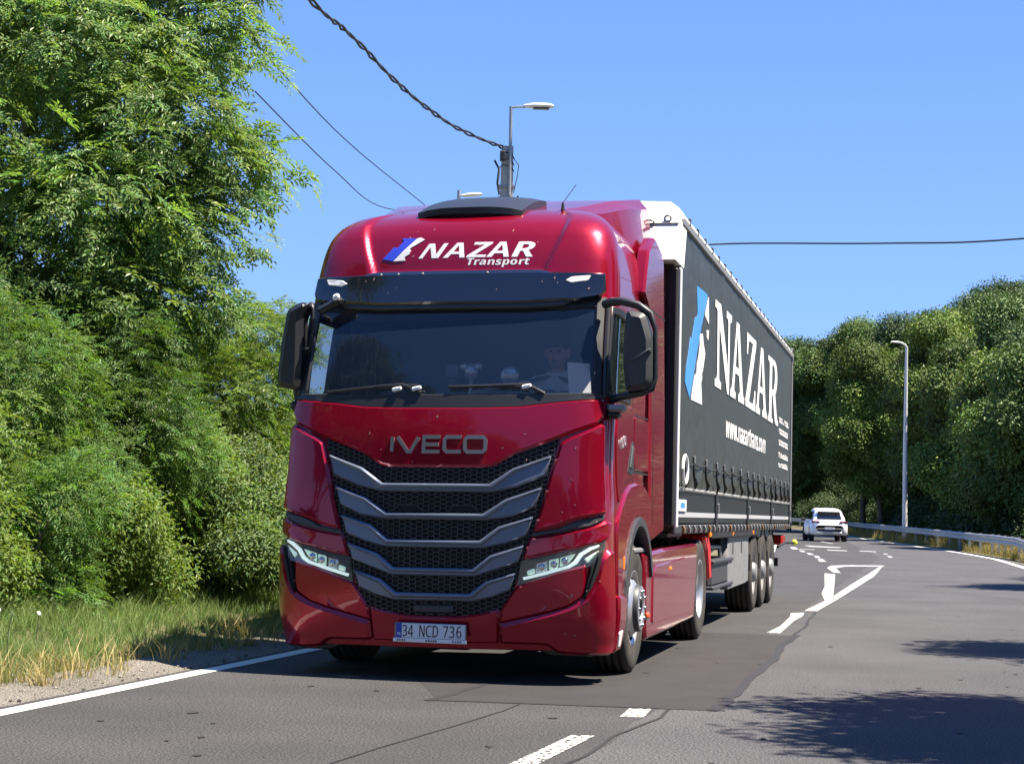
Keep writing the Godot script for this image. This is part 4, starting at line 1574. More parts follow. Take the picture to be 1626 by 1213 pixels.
	panel(st, 5, pv([4.615, 3.469, 5.472, 3.484, 5.2, 3.28, 4.962, 3.09, 4.75, 2.87, 4.165, 2.34, 3.80, 2.478, 4.221, 2.931, 4.27, 2.88, 4.516, 3.154, 4.60, 3.13, 4.70, 3.211]), hull - .004, hull, 0.0, .3)
	part("logo_blue", st, M.curtain_blue, t)
	st = mb()
	for b in [[5.56, 3.47, 5.60, 3.20, 5.25, 3.25], [5.42, 3.12, 5.62, 3.14, 5.58, 3.03, 5.44, 3.05], [4.93, 3.03, 5.10, 3.05, 5.18, 2.97, 5.34, 2.87, 5.25, 2.78, 5.13, 2.66, 5.06, 2.70, 5.10, 2.60, 5.02, 2.56, 5.12, 2.345, 4.26, 2.339, 4.55, 2.60, 4.70, 2.62, 4.72, 2.72, 4.85, 2.80, 4.9, 2.92]]:
		panel(st, 5, pv(b), hull - .004, hull, 0.0, .3)
	part("logo_white", st, M.white_print, t)
	var cuts := [[6.15, 7.75], [7.70, 9.25], [9.42, 10.72], [10.80, 12.40], [12.58, 14.30]]
	for i in 5:
		st = mb()
		lettering(st, 5, "NAZAR"[i], cuts[i][0], cuts[i][1], 2.61, 3.525, hull, "Droid Serif", 700, 0.0, .003)
		part("letter", st, M.white_print, t)
	st = mb()
	lettering(st, 5, "www.nazartrans.com", 7.30, 12.30, 2.12, 2.345, hull, "Droid Sans", 700, 0.0, .003)
	part("web_address", st, M.white_print, t)
	for k in 5:
		# five short lines at the tail, too small to read
		st = mb()
		var top: float = [2.77, 2.60, 2.43, 2.245, 2.10][k]
		var hgt := .085
		var r := RandomNumberGenerator.new()
		r.seed = 40 + k
		var z := 14.62
		while z < 16.3:
			var tall := hgt * (1.0 if k < 3 else r.randf_range(.6, 1.0))
			if not (k == 0 and z > 15.25 and z < 15.6): panel(st, 5, pv([z, top - hgt, z + .05, top - hgt, z + .05, top - hgt + tall, z, top - hgt + tall]), hull - .004, hull, 0.0, .3)
			if r.randf() < .6: panel(st, 5, pv([z, top - hgt, z + .15, top - hgt, z + .15, top - hgt + .03, z, top - hgt + .03]), hull - .004, hull + .0006, 0.0, .3)
			z += .165
		part("small_print", st, M.white_print, t)
	PX = 1.262
	st = mb()
	panel(st, 2, pv([3.54, 1.282, 4.08, 1.282, 4.08, 1.388, 3.54, 1.386]), 0.0, .018, .001)
	part("sticker", st, M.white_print, t)
	st = mb()
	panel(st, 2, pv([3.66, 1.31, 3.97, 1.31, 3.97, 1.36, 3.66, 1.36]), 0.0, .019, 0.0)
	part("sticker_print", st, M.curtain_blue, t)
	st = mb()
	var ring := []
	for k in 13: ring.append(Vector3(1.31, 1.66 + .13 * sin(k * TAU / 12.0 + PI), -3.55 - .16 * (1.0 + cos(k * TAU / 12.0 + PI))))
	tube(st, ring, .016, 6, false)
	part("rope_loop", st, M.white_print, t)
	# rear, deck and running gear
	st = mb()
	box(st, Vector3(0, 2.5, -16.97), Vector3(2.42, 2.7, .07))
	part("rear_doors", st, M.grey_plastic, t)
	st = mb()
	box(st, Vector3(0, 1.12, -10.2), Vector3(2.42, .05, 13.5))
	part("deck", st, M.frame_black, t)
	for s in [-.55, .55]:
		st = mb()
		box(st, Vector3(s, .93, -10.8), Vector3(.12, .3, 12.0))
		part("chassis_beam", st, M.frame_black, t)
	for k in 3:
		var z := 11.45 + k * 1.31
		st = mb()
		tube(st, [Vector3(-.95, .51, -z), Vector3(.95, .51, -z)], .07, 12)
		part("axle", st, M.frame_black, t)
		for s in [1.0, -1.0]:
			wheel(t, cabtf * Vector3(s * 1.055, .52, -z), s, .52, .36, "trailer")
			st = mb()
			var arc := []
			for e in 9: arc.append(Vector2(-cos(e * PI / 8.0) * .58, .55 + sin(e * PI / 8.0) * .56))
			for e in 8: q4(st, Vector3(s * .85, arc[e].y, -z - arc[e].x), Vector3(s * 1.23, arc[e].y, -z - arc[e].x), Vector3(s * 1.23, arc[e + 1].y, -z - arc[e + 1].x), Vector3(s * .85, arc[e + 1].y, -z - arc[e + 1].x))
			part("mudguard", st, M.frame_black, t)
	for s in [1.0, -1.0]:
		var md := 2 if s > 0 else -2
		PX = 1.18
		st = mb()
		panel(st, md, pv([8.3, 1.01, 10.05, 1.03, 10.45, 1.03, 10.45, .41, 8.7, .40, 8.3, .40]), -.05, .04, .012)
		part("side_guard", st, M.grey_sheet, t)
		for z in [8.75, 9.75]:
			st = mb()
			panel(st, md, rounded(pv([z, .80, z + .1, .80, z + .1, .95, z, .95]), .04), .0, .043, 0.0)
			part("guard_slot", st, M.deep_black, t)
		st = mb()
		panel(st, md, pv([10.5, 1.075, 14.25, 1.07, 14.25, .97, 10.75, .985, 10.75, .42, 10.5, .42]), -.04, .035, .01)
		part("wheel_frame", st, M.grey_sheet, t)
	# pallet box, landing leg, small things behind the drive axle
	st = mb()
	rbox(st, Vector3(.98, .62, -7.72), Vector3(.46, .30, 1.95), .04)
	part("tool_box", st, M.grey_plastic, t)
	st = mb()
	rbox(st, Vector3(1.0, .75, -7.72), Vector3(.48, .05, 2.0), .015)
	part("tool_box_lid", st, M.grey_plastic, t)
	st = mb()
	rbox(st, Vector3(1.0, .47, -7.72), Vector3(.48, .04, 2.0), .012)
	part("tool_box_rim", st, M.grey_plastic, t)
	st = mb()
	for e in [[6.85, 8.0, .915, .9], [8.0, 8.05, .9, .78], [6.9, 6.95, .91, .78]]: tube(st, [Vector3(1.15, e[2], -e[0]), Vector3(1.15, e[3], -e[1])], .022, 6)
	tube(st, [Vector3(1.05, .78, -7.2), Vector3(1.1, .9, -7.9)], .03, 6)
	part("support_bar", st, M.steel_grey, t)
	st = mb()
	rbox(st, Vector3(.75, .68, -7.0), Vector3(.14, .75, .14), .02)
	part("landing_leg", st, M.steel_grey, t)
	st = mb()
	panel(st, 2, rounded(pv([5.95, 1.06, 6.3, 1.07, 6.5, .92, 6.62, .57, 6.42, .56, 6.22, .88, 5.98, .98]), .07), -.22, .05, .03)
	part("red_cover", st, M.red_plastic, t)
	for z in [6.2, 8.4, 10.9]:
		st = mb()
		rbox(st, Vector3(1.245, 1.05, -z), Vector3(.05, .06, .1), .015)
		part("side_marker", st, M.amber, t)
	st = mb()
	box(st, Vector3(0, .55, -16.3), Vector3(2.3, .13, .1))
	box(st, Vector3(.7, .8, -16.4), Vector3(.1, .45, .1))
	box(st, Vector3(-.7, .8, -16.4), Vector3(.1, .45, .1))
	part("underrun_bar", st, M.frame_black, t)
	st = mb()
	rbox(st, Vector3(1.05, .90, -16.5), Vector3(.35, .16, .5), .03)
	part("rear_lamp", st, M.tail_red, t)
	st = mb()
	tube(st, [Vector3(1.2, .80, -15.6), Vector3(1.26, .86, -16.3), Vector3(1.36, .855, -16.8)], .022, 6)
	part("marker_arm", st, M.frame_black, t)
	st = mb()
	lathe(st, [Vector2(-.05, 0), Vector2(-.036, .036), Vector2(0, .05), Vector2(.036, .036), Vector2(.05, 0)], Vector3(1.37, .86, -16.82), 1, 12)
	part("marker_lamp", st, M.yellow_marker, t)
	st = mb()
	for k in 6: rbox(st, Vector3(.95, .32 + k * .065, -6.35), Vector3(.5, .03, .05), .008)
	rbox(st, Vector3(.95, .5, -6.32), Vector3(.5, .45, .02), .004)
	part("spray_flap", st, M.frame_black, t)

# ---------- the lorry ----------
func shell_gap(u: float, v: float) -> bool:
	var a := absf(u)
	if v > 2.075 and v < 2.79 and a < 1.135: return true               # windscreen
	if v > 2.095 and v < 2.745 and a > 1.25 and a < 1.97: return true  # side windows
	if v < .245 and a < 1.0: return true
	if a > 1.4:
		var z := -S(u, v).z
		if Vector2(z - 1.41, v - .5).length() < .66: return true
		if v < 1.03 and z > 1.41: return true
		if z > 1.95 + maxf(0.0, (1.07 - v)) and v < 1.07: return true
	return false

func shell() -> SurfaceTool:
	var st := mb()
	st.set_smooth_group(1)
	var vs := []
	var v := .21
	while v < 3.695:
		vs.append(v)
		v += .03 if v < 2.85 else .02
	for e in [2.075, 2.79, 2.095, 2.745]: vs.append(e)
	vs.append(3.70)
	vs.sort()
	var us := []
	for i in 50: us.append(i * .02)
	for i in 40: us.append(1.0 + i * .0125)
	for i in 27: us.append(1.5 + i * .05)
	for e in [1.135, 1.25, 1.97]: us.append(e)
	us.sort()
	var full := []
	for i in range(us.size() - 1, 0, -1): full.append(-us[i])
	full.append_array(us)
	var prev := []
	for j in vs.size():
		var line := []
		for u in full:
			var p := S(u, vs[j])
			p.z = maxf(p.z, -2.12)
			line.append(p)
		if j > 0:
			for i in full.size() - 1:
				if shell_gap((full[i] + full[i + 1]) * .5, (vs[j] + vs[j - 1]) * .5): continue
				q4(st, prev[i], prev[i + 1], line[i + 1], line[i])
		prev = line
	return st

func both(called: String, poly: PackedVector2Array, o0: float, o1: float, bev: float, m: Material, t: Node3D, mode := 0):
	# the same piece on the left and on the right of the cab
	for s in 2:
		var st := mb()
		if mode == 0: panel(st, 0, poly if s == 0 else mirrored(poly), o0, o1, bev)
		else: panel(st, mode if s == 0 else -mode, poly, o0, o1, bev)
		part(called, st, m, t)

func one(called: String, mode: int, poly: PackedVector2Array, o0: float, o1: float, bev: float, m: Material, t: Node3D):
	var st := mb()
	panel(st, mode, poly, o0, o1, bev)
	return part(called, st, m, t)

func tractor():
	cabtf = Transform3D(Basis(Vector3.BACK, ROLL), Vector3.ZERO)
	var t := thing("tractor_unit", "dark red lorry tractor with black sun visor and grey chevron grille", "truck", LORRY_AT, LORRY_TURN)
	part("cab", shell(), M.red_paint, t)
	# nose panel above the grille, and the two cheeks beside it
	one("nose_panel", 0, sym([0, 1.985, .30, 1.985, .62, 1.995, .97, 2.035, 1.20, 2.06, 1.235, 1.95, 1.165, 1.868, .93, 1.765, .77, 1.705, .61, 1.65, .50, 1.585, .435, 1.555, .36, 1.545, 0, 1.543]), .0, .040, .018, M.red_paint, t)
	both("cheek_panel", rounded(pv([.94, 1.728, 1.06, 1.80, 1.19, 1.872, 1.228, 1.86, 1.24, 1.225, 1.06, 1.18, .93, 1.125, .742, 1.080]), .02), .0, .050, .022, M.red_paint, t)
	both("cheek_trim", pv([1.235, 1.215, 1.05, 1.172, .923, 1.11, .742, 1.081, .735, 1.05, .96, 1.085, 1.12, 1.13, 1.225, 1.178]), .0, .032, .008, M.grey_plastic, t)
	both("lamp_brow", rounded(pv([.72, 1.045, .96, 1.078, 1.12, 1.122, 1.24, 1.172, 1.31, 1.16, 1.27, 1.04, 1.05, .975, .67, .892]), .015), .0, .038, .016, M.red_paint, t)
	# bumper
	both("bumper_upper", rounded(pv([.515, .535, .60, .66, .635, .70, .82, .765, 1.03, .835, 1.10, .86, 1.10, .70, 1.085, .63, 1.0, .56, .85, .515, .50, .435]), .015), .0, .034, .014, M.red_paint, t)
	both("bumper_corner", rounded(pv([.50, .432, .85, .512, 1.0, .557, 1.095, .625, 1.15, .72, 1.19, .90, 1.26, .97, 1.33, .96, 1.345, .62, 1.36, .25, 1.33, .205, .955, .228, .86, .288, .505, .292]), .025), .0, .052, .026, M.red_paint, t)
	both("air_slot", pv([1.175, .95, 1.155, .845, 1.12, .685, 1.088, .625, 1.102, .70, 1.128, .81, 1.13, .86]), .0, .036, .004, M.deep_black, t)
	both("air_slot", pv([1.182, .95, 1.205, .955, 1.178, .82, 1.132, .69, 1.09, .62, 1.122, .72, 1.153, .83]), .0, .0545, .004, M.deep_black, t)
	one("bumper_middle", 0, sym([0, .472, .20, .478, .36, .50, .495, .532, .495, .292, .30, .29, 0, .289]), .0, .034, .014, M.red_paint, t)
	one("front_apron", 0, sym([0, .288, .85, .286, .95, .226, 1.25, .215, 1.2, .185, .9, .19, .8, .225, 0, .225]), -.14, -.03, .01, M.black_plastic, t)
	for s in [1.0, -1.0]:
		var st := mb()
		panel(st, int(s), rounded(pv([.44, .63, .75, .62, .735, .30, .66, .21, .44, .21]), .03), .0, .045, .02)
		part("bumper_end", st, M.red_paint, t)
		st = mb()
		panel(st, int(s), rounded(pv([.46, .36, .62, .37, .60, .25, .50, .25]), .02), .04, .052, .004)
		part("corner_lamp", st, M.lamp_white, t)
	grille(t)
	headlamps(t)
	plate(t)
	# windscreen, its surround and the wipers
	one("windscreen", 0, sym([0, 2.06, 1.137, 2.075, 1.137, 2.80, 0, 2.80]), -.006, -.002, 0.0, M.windscreen, t)
	one("cowl", 0, sym([0, 2.082, .6, 2.085, 1.14, 2.098, 1.235, 2.085, 1.21, 2.055, .97, 2.026, .62, 1.985, .30, 1.972, 0, 1.972]), .0, .030, .008, M.black_plastic, t)
	one("header", 0, sym([0, 2.84, 1.2, 2.84, 1.2, 2.76, 1.06, 2.755, .9, 2.735, .62, 2.765, 0, 2.77]), .0, .012, .004, M.frame_black, t)
	both("windscreen_pillar", pv([1.128, 2.07, 1.19, 2.075, 1.185, 2.82, 1.12, 2.82]), -.004, .018, .006, M.black_plastic, t)
	both("pillar_trim", pv([1.198, 2.075, 1.236, 2.085, 1.236, 2.80, 1.193, 2.82]), -.004, .030, .012, M.black_plastic, t)
	var wipers := [[[-.95, 2.10, -.55, 2.135, -.20, 2.145], [-.16, 2.09, -.32, 2.15, -.55, 2.135]], [[.05, 2.13, .38, 2.14, .72, 2.135], [.80, 2.085, .66, 2.15, .40, 2.14]]]
	for w in wipers:
		var st := mb()
		for k in 2:
			var pts := []
			for i in 3: pts.append(mapp(0, w[k][i * 2], w[k][i * 2 + 1], .035))
			tube(st, pts, .012 if k == 0 else .014, 6)
		part("wiper", st, M.black_plastic, t)
	for e in [[-.36, 2.115], [-.20, 2.12], [.66, 2.135]]:
		var st := mb()
		rbox(st, mapp(0, e[0], e[1], .045), Vector3(.075, .03, .02), .008, Basis(Vector3.BACK, .2))
		part("wiper_clip", st, M.paper, t)
	# side: door with its window, cut lines, handle, badge
	for s in [1.0, -1.0]:
		var md := int(s)
		var st := mb()
		panel(st, 0, sidep(s, [1.248, 2.10, 1.97, 2.095, 1.95, 2.72, 1.28, 2.745]), -.008, -.003, 0.0)
		part("door_window", st, M.side_glass, t)
		st = mb()
		for e in [[1.238, 2.085, 1.258, 2.085, 1.275, 2.77, 1.25, 2.77], [1.26, 2.715, 2.0, 2.705, 2.0, 2.765, 1.25, 2.775], [1.93, 2.09, 2.0, 2.09, 1.99, 2.75, 1.91, 2.75], [1.26, 2.075, 2.0, 2.07, 2.0, 2.105, 1.26, 2.11]]:
			panel(st, 0, sidep(s, e), -.01, .014 + .002 * e[0], .005)
		part("window_frame", st, M.black_plastic, t)
		st = mb()
		for e in [[1.25, 1.225, 1.256, 1.225, 1.258, 2.06, 1.252, 2.06]]: panel(st, 0, sidep(s, e), -.01, .0015, 0.0)
		panel(st, md, pv([1.305, 1.2, 1.325, 1.2, 1.325, 2.86, 1.305, 2.86]), -.01, .0015, 0.0)
		panel(st, md, pv([1.33, 1.548, 2.1, 1.548, 2.1, 1.562, 1.33, 1.562]), -.01, .0015, 0.0)
		panel(st, md, pv([1.33, 2.003, 2.1, 2.003, 2.1, 2.015, 1.33, 2.015]), -.01, .0015, 0.0)
		part("shut_line", st, M.deep_black, t)
		st = mb()
		panel(st, md, rounded(pv([.55, 1.30, .85, 1.46, 1.29, 1.52, 1.29, 2.05, .62, 2.05, .50, 1.80]), .03), .0, .012, .006)
		part("door", st, M.red_paint, t)
		st = mb()
		panel(st, md, rounded(pv([1.345, 1.575, 2.045, 1.575, 2.045, 1.99, 1.345, 1.99]), .03), .0, .012, .006)
		part("locker_door", st, M.red_paint, t)
		st = mb()
		panel(st, md, rounded(pv([.98, 1.535, 1.10, 1.70, 1.20, 1.79, 1.28, 1.79, 1.285, 1.55, 1.20, 1.525]), .03), .0, .016, .004)
		part("door_handle_recess", st, M.black_plastic, t)
		st = mb()
		panel(st, md, rounded(pv([1.07, 1.585, 1.16, 1.575, 1.265, 1.745, 1.20, 1.765]), .01), .0, .024, .006)
		part("door_handle", st, M.grey_plastic, t)
		st = mb()
		for e in [[.62, 1.74], [.72, 1.76], [.82, 1.78]]:
			stroke(st, md, pv([e[0], e[1] - .03, e[0], e[1] + .03, e[0] + .06, e[1] + .03, e[0] + .06, e[1] - .03]), .014, .012, .018, e[0] > .7)
		part("power_badge", st, M.alloy, t)
		# bulge over the wheel and the dark arch lip
		st = mb()
		var arch := [.44, 1.155, .62, 1.275, .86, 1.39, 1.10, 1.45, 1.45, 1.475, 1.80, 1.455, 2.02, 1.37, 2.11, 1.2, 2.11, 1.04, 1.95, 1.0]
		for k in 13:
			var a := deg_to_rad(42.0 + k * 13.5)
			arch.append_array([1.41 + cos(a) * .70, .50 + sin(a) * .70])
		arch.append_array([.70, .33, .47, .62])
		panel(st, md, pv(arch), .0, .022, .018)
		part("wheel_arch", st, M.red_paint, t)
		st = mb()
		for k in 16:
			var a := deg_to_rad(20.0 + k * 10.6)
			var b := deg_to_rad(20.0 + (k + 1) * 10.6)
			panel(st, md, pv([1.41 + cos(a) * .635, .5 + sin(a) * .635, 1.41 + cos(a) * .705, .5 + sin(a) * .705, 1.41 + cos(b) * .705, .5 + sin(b) * .705, 1.41 + cos(b) * .635, .5 + sin(b) * .635]), -.12, .042, .004)
		part("arch_lip", st, M.grey_plastic, t)
		st = mb()
		for k in 12:
			var a := PI * k / 12.0
			var b := PI * (k + 1) / 12.0
			q4(st, Vector3(s * .8, .52 + sin(a) * .64, -1.43 - cos(a) * .64), Vector3(s * 1.2, .52 + sin(a) * .64, -1.43 - cos(a) * .64), Vector3(s * 1.2, .52 + sin(b) * .64, -1.43 - cos(b) * .64), Vector3(s * .8, .52 + sin(b) * .64, -1.43 - cos(b) * .64))
		part("wheel_housing", st, M.deep_black, t)
		st = mb()
		rbox(st, Vector3(s * 1.262, .86, -.72), Vector3(.03, .11, .05), .012)
		part("side_marker", st, M.amber, t)
		# panel behind the cab that closes the gap to the trailer
		st = mb()
		PX = 1.215
		panel(st, md * 2, rounded(pv([2.07, 1.09, 2.24, 1.012, 2.86, 1.08, 2.88, 2.12, 2.76, 3.47, 2.25, 3.56, 1.92, 3.40, 1.70, 3.02, 2.07, 2.86]), .03), -.05, .045, .02)
		part("side_fairing", st, M.red_paint, t)
		st = mb()
		panel(st, md * 2, pv([1.72, 2.915, 2.83, 2.905, 2.83, 2.92, 1.71, 2.93]), -.02, .0465, 0.0)
		panel(st, md * 2, pv([2.2, 1.15, 2.212, 1.15, 2.212, 2.85, 2.2, 2.85]), -.02, .0465, 0.0)
		part("fairing_joint", st, M.deep_black, t)
		mirror(t, s)
	# sun visor with two white lamps
	one("sun_visor", 0, rounded(sym([0, 3.012, .8, 3.014, 1.165, 3.012, 1.17, 2.87, 1.13, 2.82, 1.0, 2.786, .86, 2.786, .60, 2.766, 0, 2.764]), .012), -.02, .065, .014, M.gloss_black, t)
	one("visor_lip", 0, sym([0, 2.775, .58, 2.777, .86, 2.798, .98, 2.796, .9, 2.755, .6, 2.735, 0, 2.735]), .015, .045, .006, M.grey_plastic, t)
	both("visor_lamp", rounded(pv([.905, 2.94, .955, 2.970, 1.075, 2.983, 1.055, 2.938, .955, 2.92]), .01), .05, .072, .005, M.lamp_white, t)
	for e in [-.62, -.47, -.26, .28]:
		var st := mb()
		lathe(st, [Vector2(0, .011), Vector2(.006, .010), Vector2(.009, 0)], mapp(0, e, 3.0, .063), 2, 8)
		part("visor_rivet", st, M.steel_grey, t)
	roof_parts(t)
	# lettering
	one("logo_blue", 0, pv([-.683, 3.168, -.589, 3.149, -.50, 3.245, -.412, 3.333, -.55, 3.336, -.525, 3.31, -.57, 3.258, -.61, 3.262, -.627, 3.234]), .0, .006, 0.0, M.decal_blue, t)
	one("logo_white", 0, pv([-.583, 3.148, -.474, 3.151, -.487, 3.182, -.444, 3.205, -.452, 3.217, -.44, 3.235, -.455, 3.249, -.334, 3.32, -.375, 3.338, -.406, 3.333, -.50, 3.240]), .0, .006, 0.0, M.decal_white, t)
	var st := mb()
	lettering(st, 0, "N", -.36, -.185, 3.165, 3.285, .0012, "Droid Sans", 700, .075, .0015)
	lettering(st, 0, "A", -.144, .045, 3.165, 3.287, .0012, "Droid Sans", 700, .045, .0015)
	lettering(st, 0, "Z", .058, .222, 3.165, 3.289, .0012, "Droid Sans", 700, .065, .0015)
	lettering(st, 0, "A", .232, .425, 3.166, 3.289, .0012, "Droid Sans", 700, .045, .0015)
	lettering(st, 0, "R", .446, .625, 3.166, 3.289, .0012, "Droid Sans", 700, .065, .0015)
	part("lettering", st, M.decal_white, t)
	st = mb()
	lettering(st, 0, "Transport", .055, .585, 3.085, 3.158, .0012, "Droid Sans", 700, .02, .0015)
	part("lettering", st, M.decal_white, t)
	# raised maker's letters, built from bars
	var h0 := 1.654
	var h1 := 1.76
	var glyphs := [
		[[-.358, h0, -.358, h1]], [[-.318, h1, -.232, h0, -.208, h0, -.148, h1]], [[.022, h1, -.105, h1, -.105, h0, .022, h0], [-.105, 1.707, .012, 1.707]],
		[[.188, h1, .075, h1, .058, 1.742, .058, 1.672, .075, h0, .188, h0]], [[.235, h1, .355, h1, .374, 1.742, .374, 1.672, .355, h0, .235, h0, .218, 1.672, .218, 1.742]]]
	for g in glyphs:
		st = mb()
		for l in g: stroke(st, 0, pv(l), .027, .035, .054, g == glyphs[4])
		part("letter", st, M.emblem_metal, t)
	# dead insects and stone chips on the front
	st = mb()
	var r := RandomNumberGenerator.new()
	r.seed = 6
	for i in 44:
		var u := r.randf_range(-1.1, 1.15)
		var v := [r.randf_range(.35, .75), r.randf_range(1.58, 1.95), r.randf_range(1.12, 1.7), r.randf_range(2.83, 3.0), r.randf_range(3.1, 3.5)][i % 5] as float
		var off := [.053, .041, .051, .0655, .001][i % 5] as float
		if (i % 5 == 1 or i % 5 == 4) and absf(u) > .7: u *= .6
		if i % 5 == 2: u = signf(u) * r.randf_range(.95, 1.18)
		if i % 5 == 0: u = signf(u) * r.randf_range(.9, 1.25)
		var w := r.randf_range(.0025, .0055)
		var h := w * r.randf_range(.7, 2.4)
		var sl := r.randf_range(-.006, .006)
		panel(st, 0, pv([u - w, v - h, u + w * .6, v - h * .7, u + w + sl, v + h, u - w * .5 + sl, v + h * .8]), off - .002, off + .0006, 0.0)
	part("insect_marks", st, M.splat, t).set_meta("kind", "stuff")
	chassis(t)

func sidep(s: float, a: Array) -> PackedVector2Array:
	return pv(a) if s > 0 else mirrored(pv(a))

func mirror(t: Node3D, s: float):
	var st := mb()
	if s > 0:
		PZ = .42
		panel(st, 3, rounded(pv([1.345, 2.715, 1.48, 2.69, 1.535, 2.50, 1.535, 2.19, 1.50, 2.135, 1.345, 2.115, 1.322, 2.30, 1.325, 2.52]), .035), -.02, .15, .04)
		part("mirror_housing", st, M.grey_plastic, t)
		st = mb()
		panel(st, 3, pv([1.34, 2.37, 1.40, 2.36, 1.525, 2.435, 1.53, 2.40, 1.40, 2.325, 1.335, 2.335]), .10, .156, .008)
		part("mirror_crease", st, M.grey_plastic, t)
		st = mb()
		PZ = .445
		panel(st, 3, rounded(pv([1.35, 2.70, 1.47, 2.68, 1.52, 2.5, 1.52, 2.2, 1.49, 2.145, 1.35, 2.13]), .02), -.012, -.001, .003)
		part("mirror_glass", st, M.chrome, t)
		st = mb()
		tube(st, [Vector3(1.16, 2.775, -.45), Vector3(1.22, 2.785, -.38), Vector3(1.30, 2.785, -.36), Vector3(1.42, 2.755, -.36), Vector3(1.51, 2.69, -.36), Vector3(1.548, 2.58, -.36), Vector3(1.552, 2.40, -.36), Vector3(1.552, 2.22, -.36), Vector3(1.525, 2.14, -.36), Vector3(1.45, 2.11, -.36), Vector3(1.30, 2.085, -.38), Vector3(1.20, 2.06, -.42)], [.035, .035, .03, .03, .028, .018, .018, .02, .026, .028, .03, .035], 8)
		part("mirror_arm", st, M.black_plastic, t)
		st = mb()
		rbox(st, Vector3(1.265, 1.995, -.38), Vector3(.13, .055, .16), .02)
		part("mirror_bracket", st, M.steel_grey, t)
		st = mb()
		rbox(st, Vector3(1.245, 1.945, -.38), Vector3(.10, .05, .14), .02)
		part("mirror_bracket_foot", st, M.black_plastic, t)
	else:
		PZ = .42
		panel(st, 3, rounded(pv([-1.10, 2.80, -1.18, 2.81, -1.285, 2.755, -1.325, 2.52, -1.355, 2.25, -1.345, 2.16, -1.18, 2.13, -1.165, 2.33, -1.165, 2.70]), .035), -.02, .15, .04)
		part("mirror_housing", st, M.black_plastic, t)
		st = mb()
		tube(st, [Vector3(-1.15, 2.78, -.45), Vector3(-1.12, 2.79, -.38), Vector3(-1.10, 2.76, -.36), Vector3(-1.108, 2.5, -.40), Vector3(-1.13, 2.3, -.42), Vector3(-1.16, 2.1, -.42)], [.03, .03, .014, .012, .012, .02], 8)
		tube(st, [Vector3(-1.2, 2.45, -.42), Vector3(-1.13, 2.46, -.42)], .016, 6)
		part("mirror_arm", st, M.black_plastic, t)
		st = mb()
		rbox(st, Vector3(-1.235, 2.02, -.42), Vector3(.07, .07, .14), .02)
		tube(st, [Vector3(-1.24, 2.16, -.42), Vector3(-1.22, 2.04, -.42)], .03, 8)
		part("mirror_bracket", st, M.black_plastic, t)
	if s < 0: return
	# small kerb mirror hanging from the visor on the far side
	st = mb()
	rbox(st, mapp(0, -1.0, 2.745, .11), Vector3(.22, .06, .1), .025, Basis(Vector3.BACK, .45))
	part("kerb_mirror", st, M.black_plastic, t)
	st = mb()
	rbox(st, mapp(0, -.93, 2.785, .165), Vector3(.06, .05, .03), .015, Basis(Vector3.BACK, .45))
	part("kerb_mirror_cap", st, M.lamp_white, t)

func grille(t: Node3D):
	var outline := sym([0, 1.56, .36, 1.56, .47, 1.60, .62, 1.66, .80, 1.715, .93, 1.765, .742, 1.06, .60, .655, .53, .525, .36, .485, 0, .465])
	one("grille_back", 0, outline, -.02, .006, 0.0, M.deep_black, t)
	# honeycomb mesh: one part made of many thin ribs
	var st := mb()
	var ca := .034
	var cb := .011
	for j in 84:
		var y := .47 + j * .0165
		for i in range(-12, 12):
			var x := i * 2.0 * (ca + cb) + (ca + cb if j % 2 else 0.0)
			for e in [[Vector2(x, y), Vector2(x + ca, y)], [Vector2(x + ca, y), Vector2(x + ca + cb, y + .0165)], [Vector2(x, y), Vector2(x - cb, y + .0165)]]:
				var m: Vector2 = (e[0] + e[1]) * .5
				if Geometry2D.is_point_in_polygon(m, outline): rib(st, 0, e[0], e[1], .0048, .007, .02)
	part("grille_mesh", st, M.mesh_black, t).set_meta("kind", "stuff")
	# frames of the two small ducts, seen in the second gap
	for s in [1.0, -1.0]:
		st = mb()
		stroke(st, 0, pv([s * .10, 1.222, s * .14, 1.268, s * .28, 1.272, s * .335, 1.222]), .012, .007, .026)
		part("duct_frame", st, M.black_plastic, t)
		one("duct", 0, pv([s * .115, 1.222, s * .145, 1.262, s * .275, 1.266, s * .325, 1.222]), .0, .021, 0.0, M.deep_black, t)
	# five chevron bars: wings rise towards the outside
	var bars := [[.41, 1.417, .59, 1.531, .872, 1.626, .835, 1.486, .62, 1.405, .43, 1.367], [.364, 1.203, .535, 1.311, .800, 1.397, .755, 1.266, .585, 1.192, .398, 1.165],
		[.345, 1.012, .487, 1.113, .738, 1.188, .696, 1.060, .54, 1.0, .375, .964], [.297, .812, .43, .911, .676, .985, .640, .875, .50, .82, .319, .762], [.275, .635, .402, .727, .617, .788, .582, .672, .45, .62, .302, .586]]
	for b in bars:
		var p := sym([0, b[1], b[0], b[1], b[2], b[3], b[4], b[5], b[6], b[7], b[8], b[9], b[10], b[11], 0, b[11]])
		one("grille_bar", 0, p, .0, .048, .012, M.bar_grey, t)
		# the bright upper edge is a lip of its own, standing proud
		var lip := sym([0, b[1] + .006, b[0] + .006, b[1] + .006, b[2] + .004, b[3] + .006, b[4], b[5] + .004, b[4] - .006, b[5] - .020, b[2] + .02, b[3] - .024, b[0] + .03, b[1] - .028, 0, b[1] - .028])
		one("grille_bar_lip", 0, lip, .03, .066, .013, M.bar_grey, t)
	one("radar_cover", 0, sym([0, .555, .15, .555, .155, .50, 0, .498]), .0, .03, .008, M.grey_plastic, t)

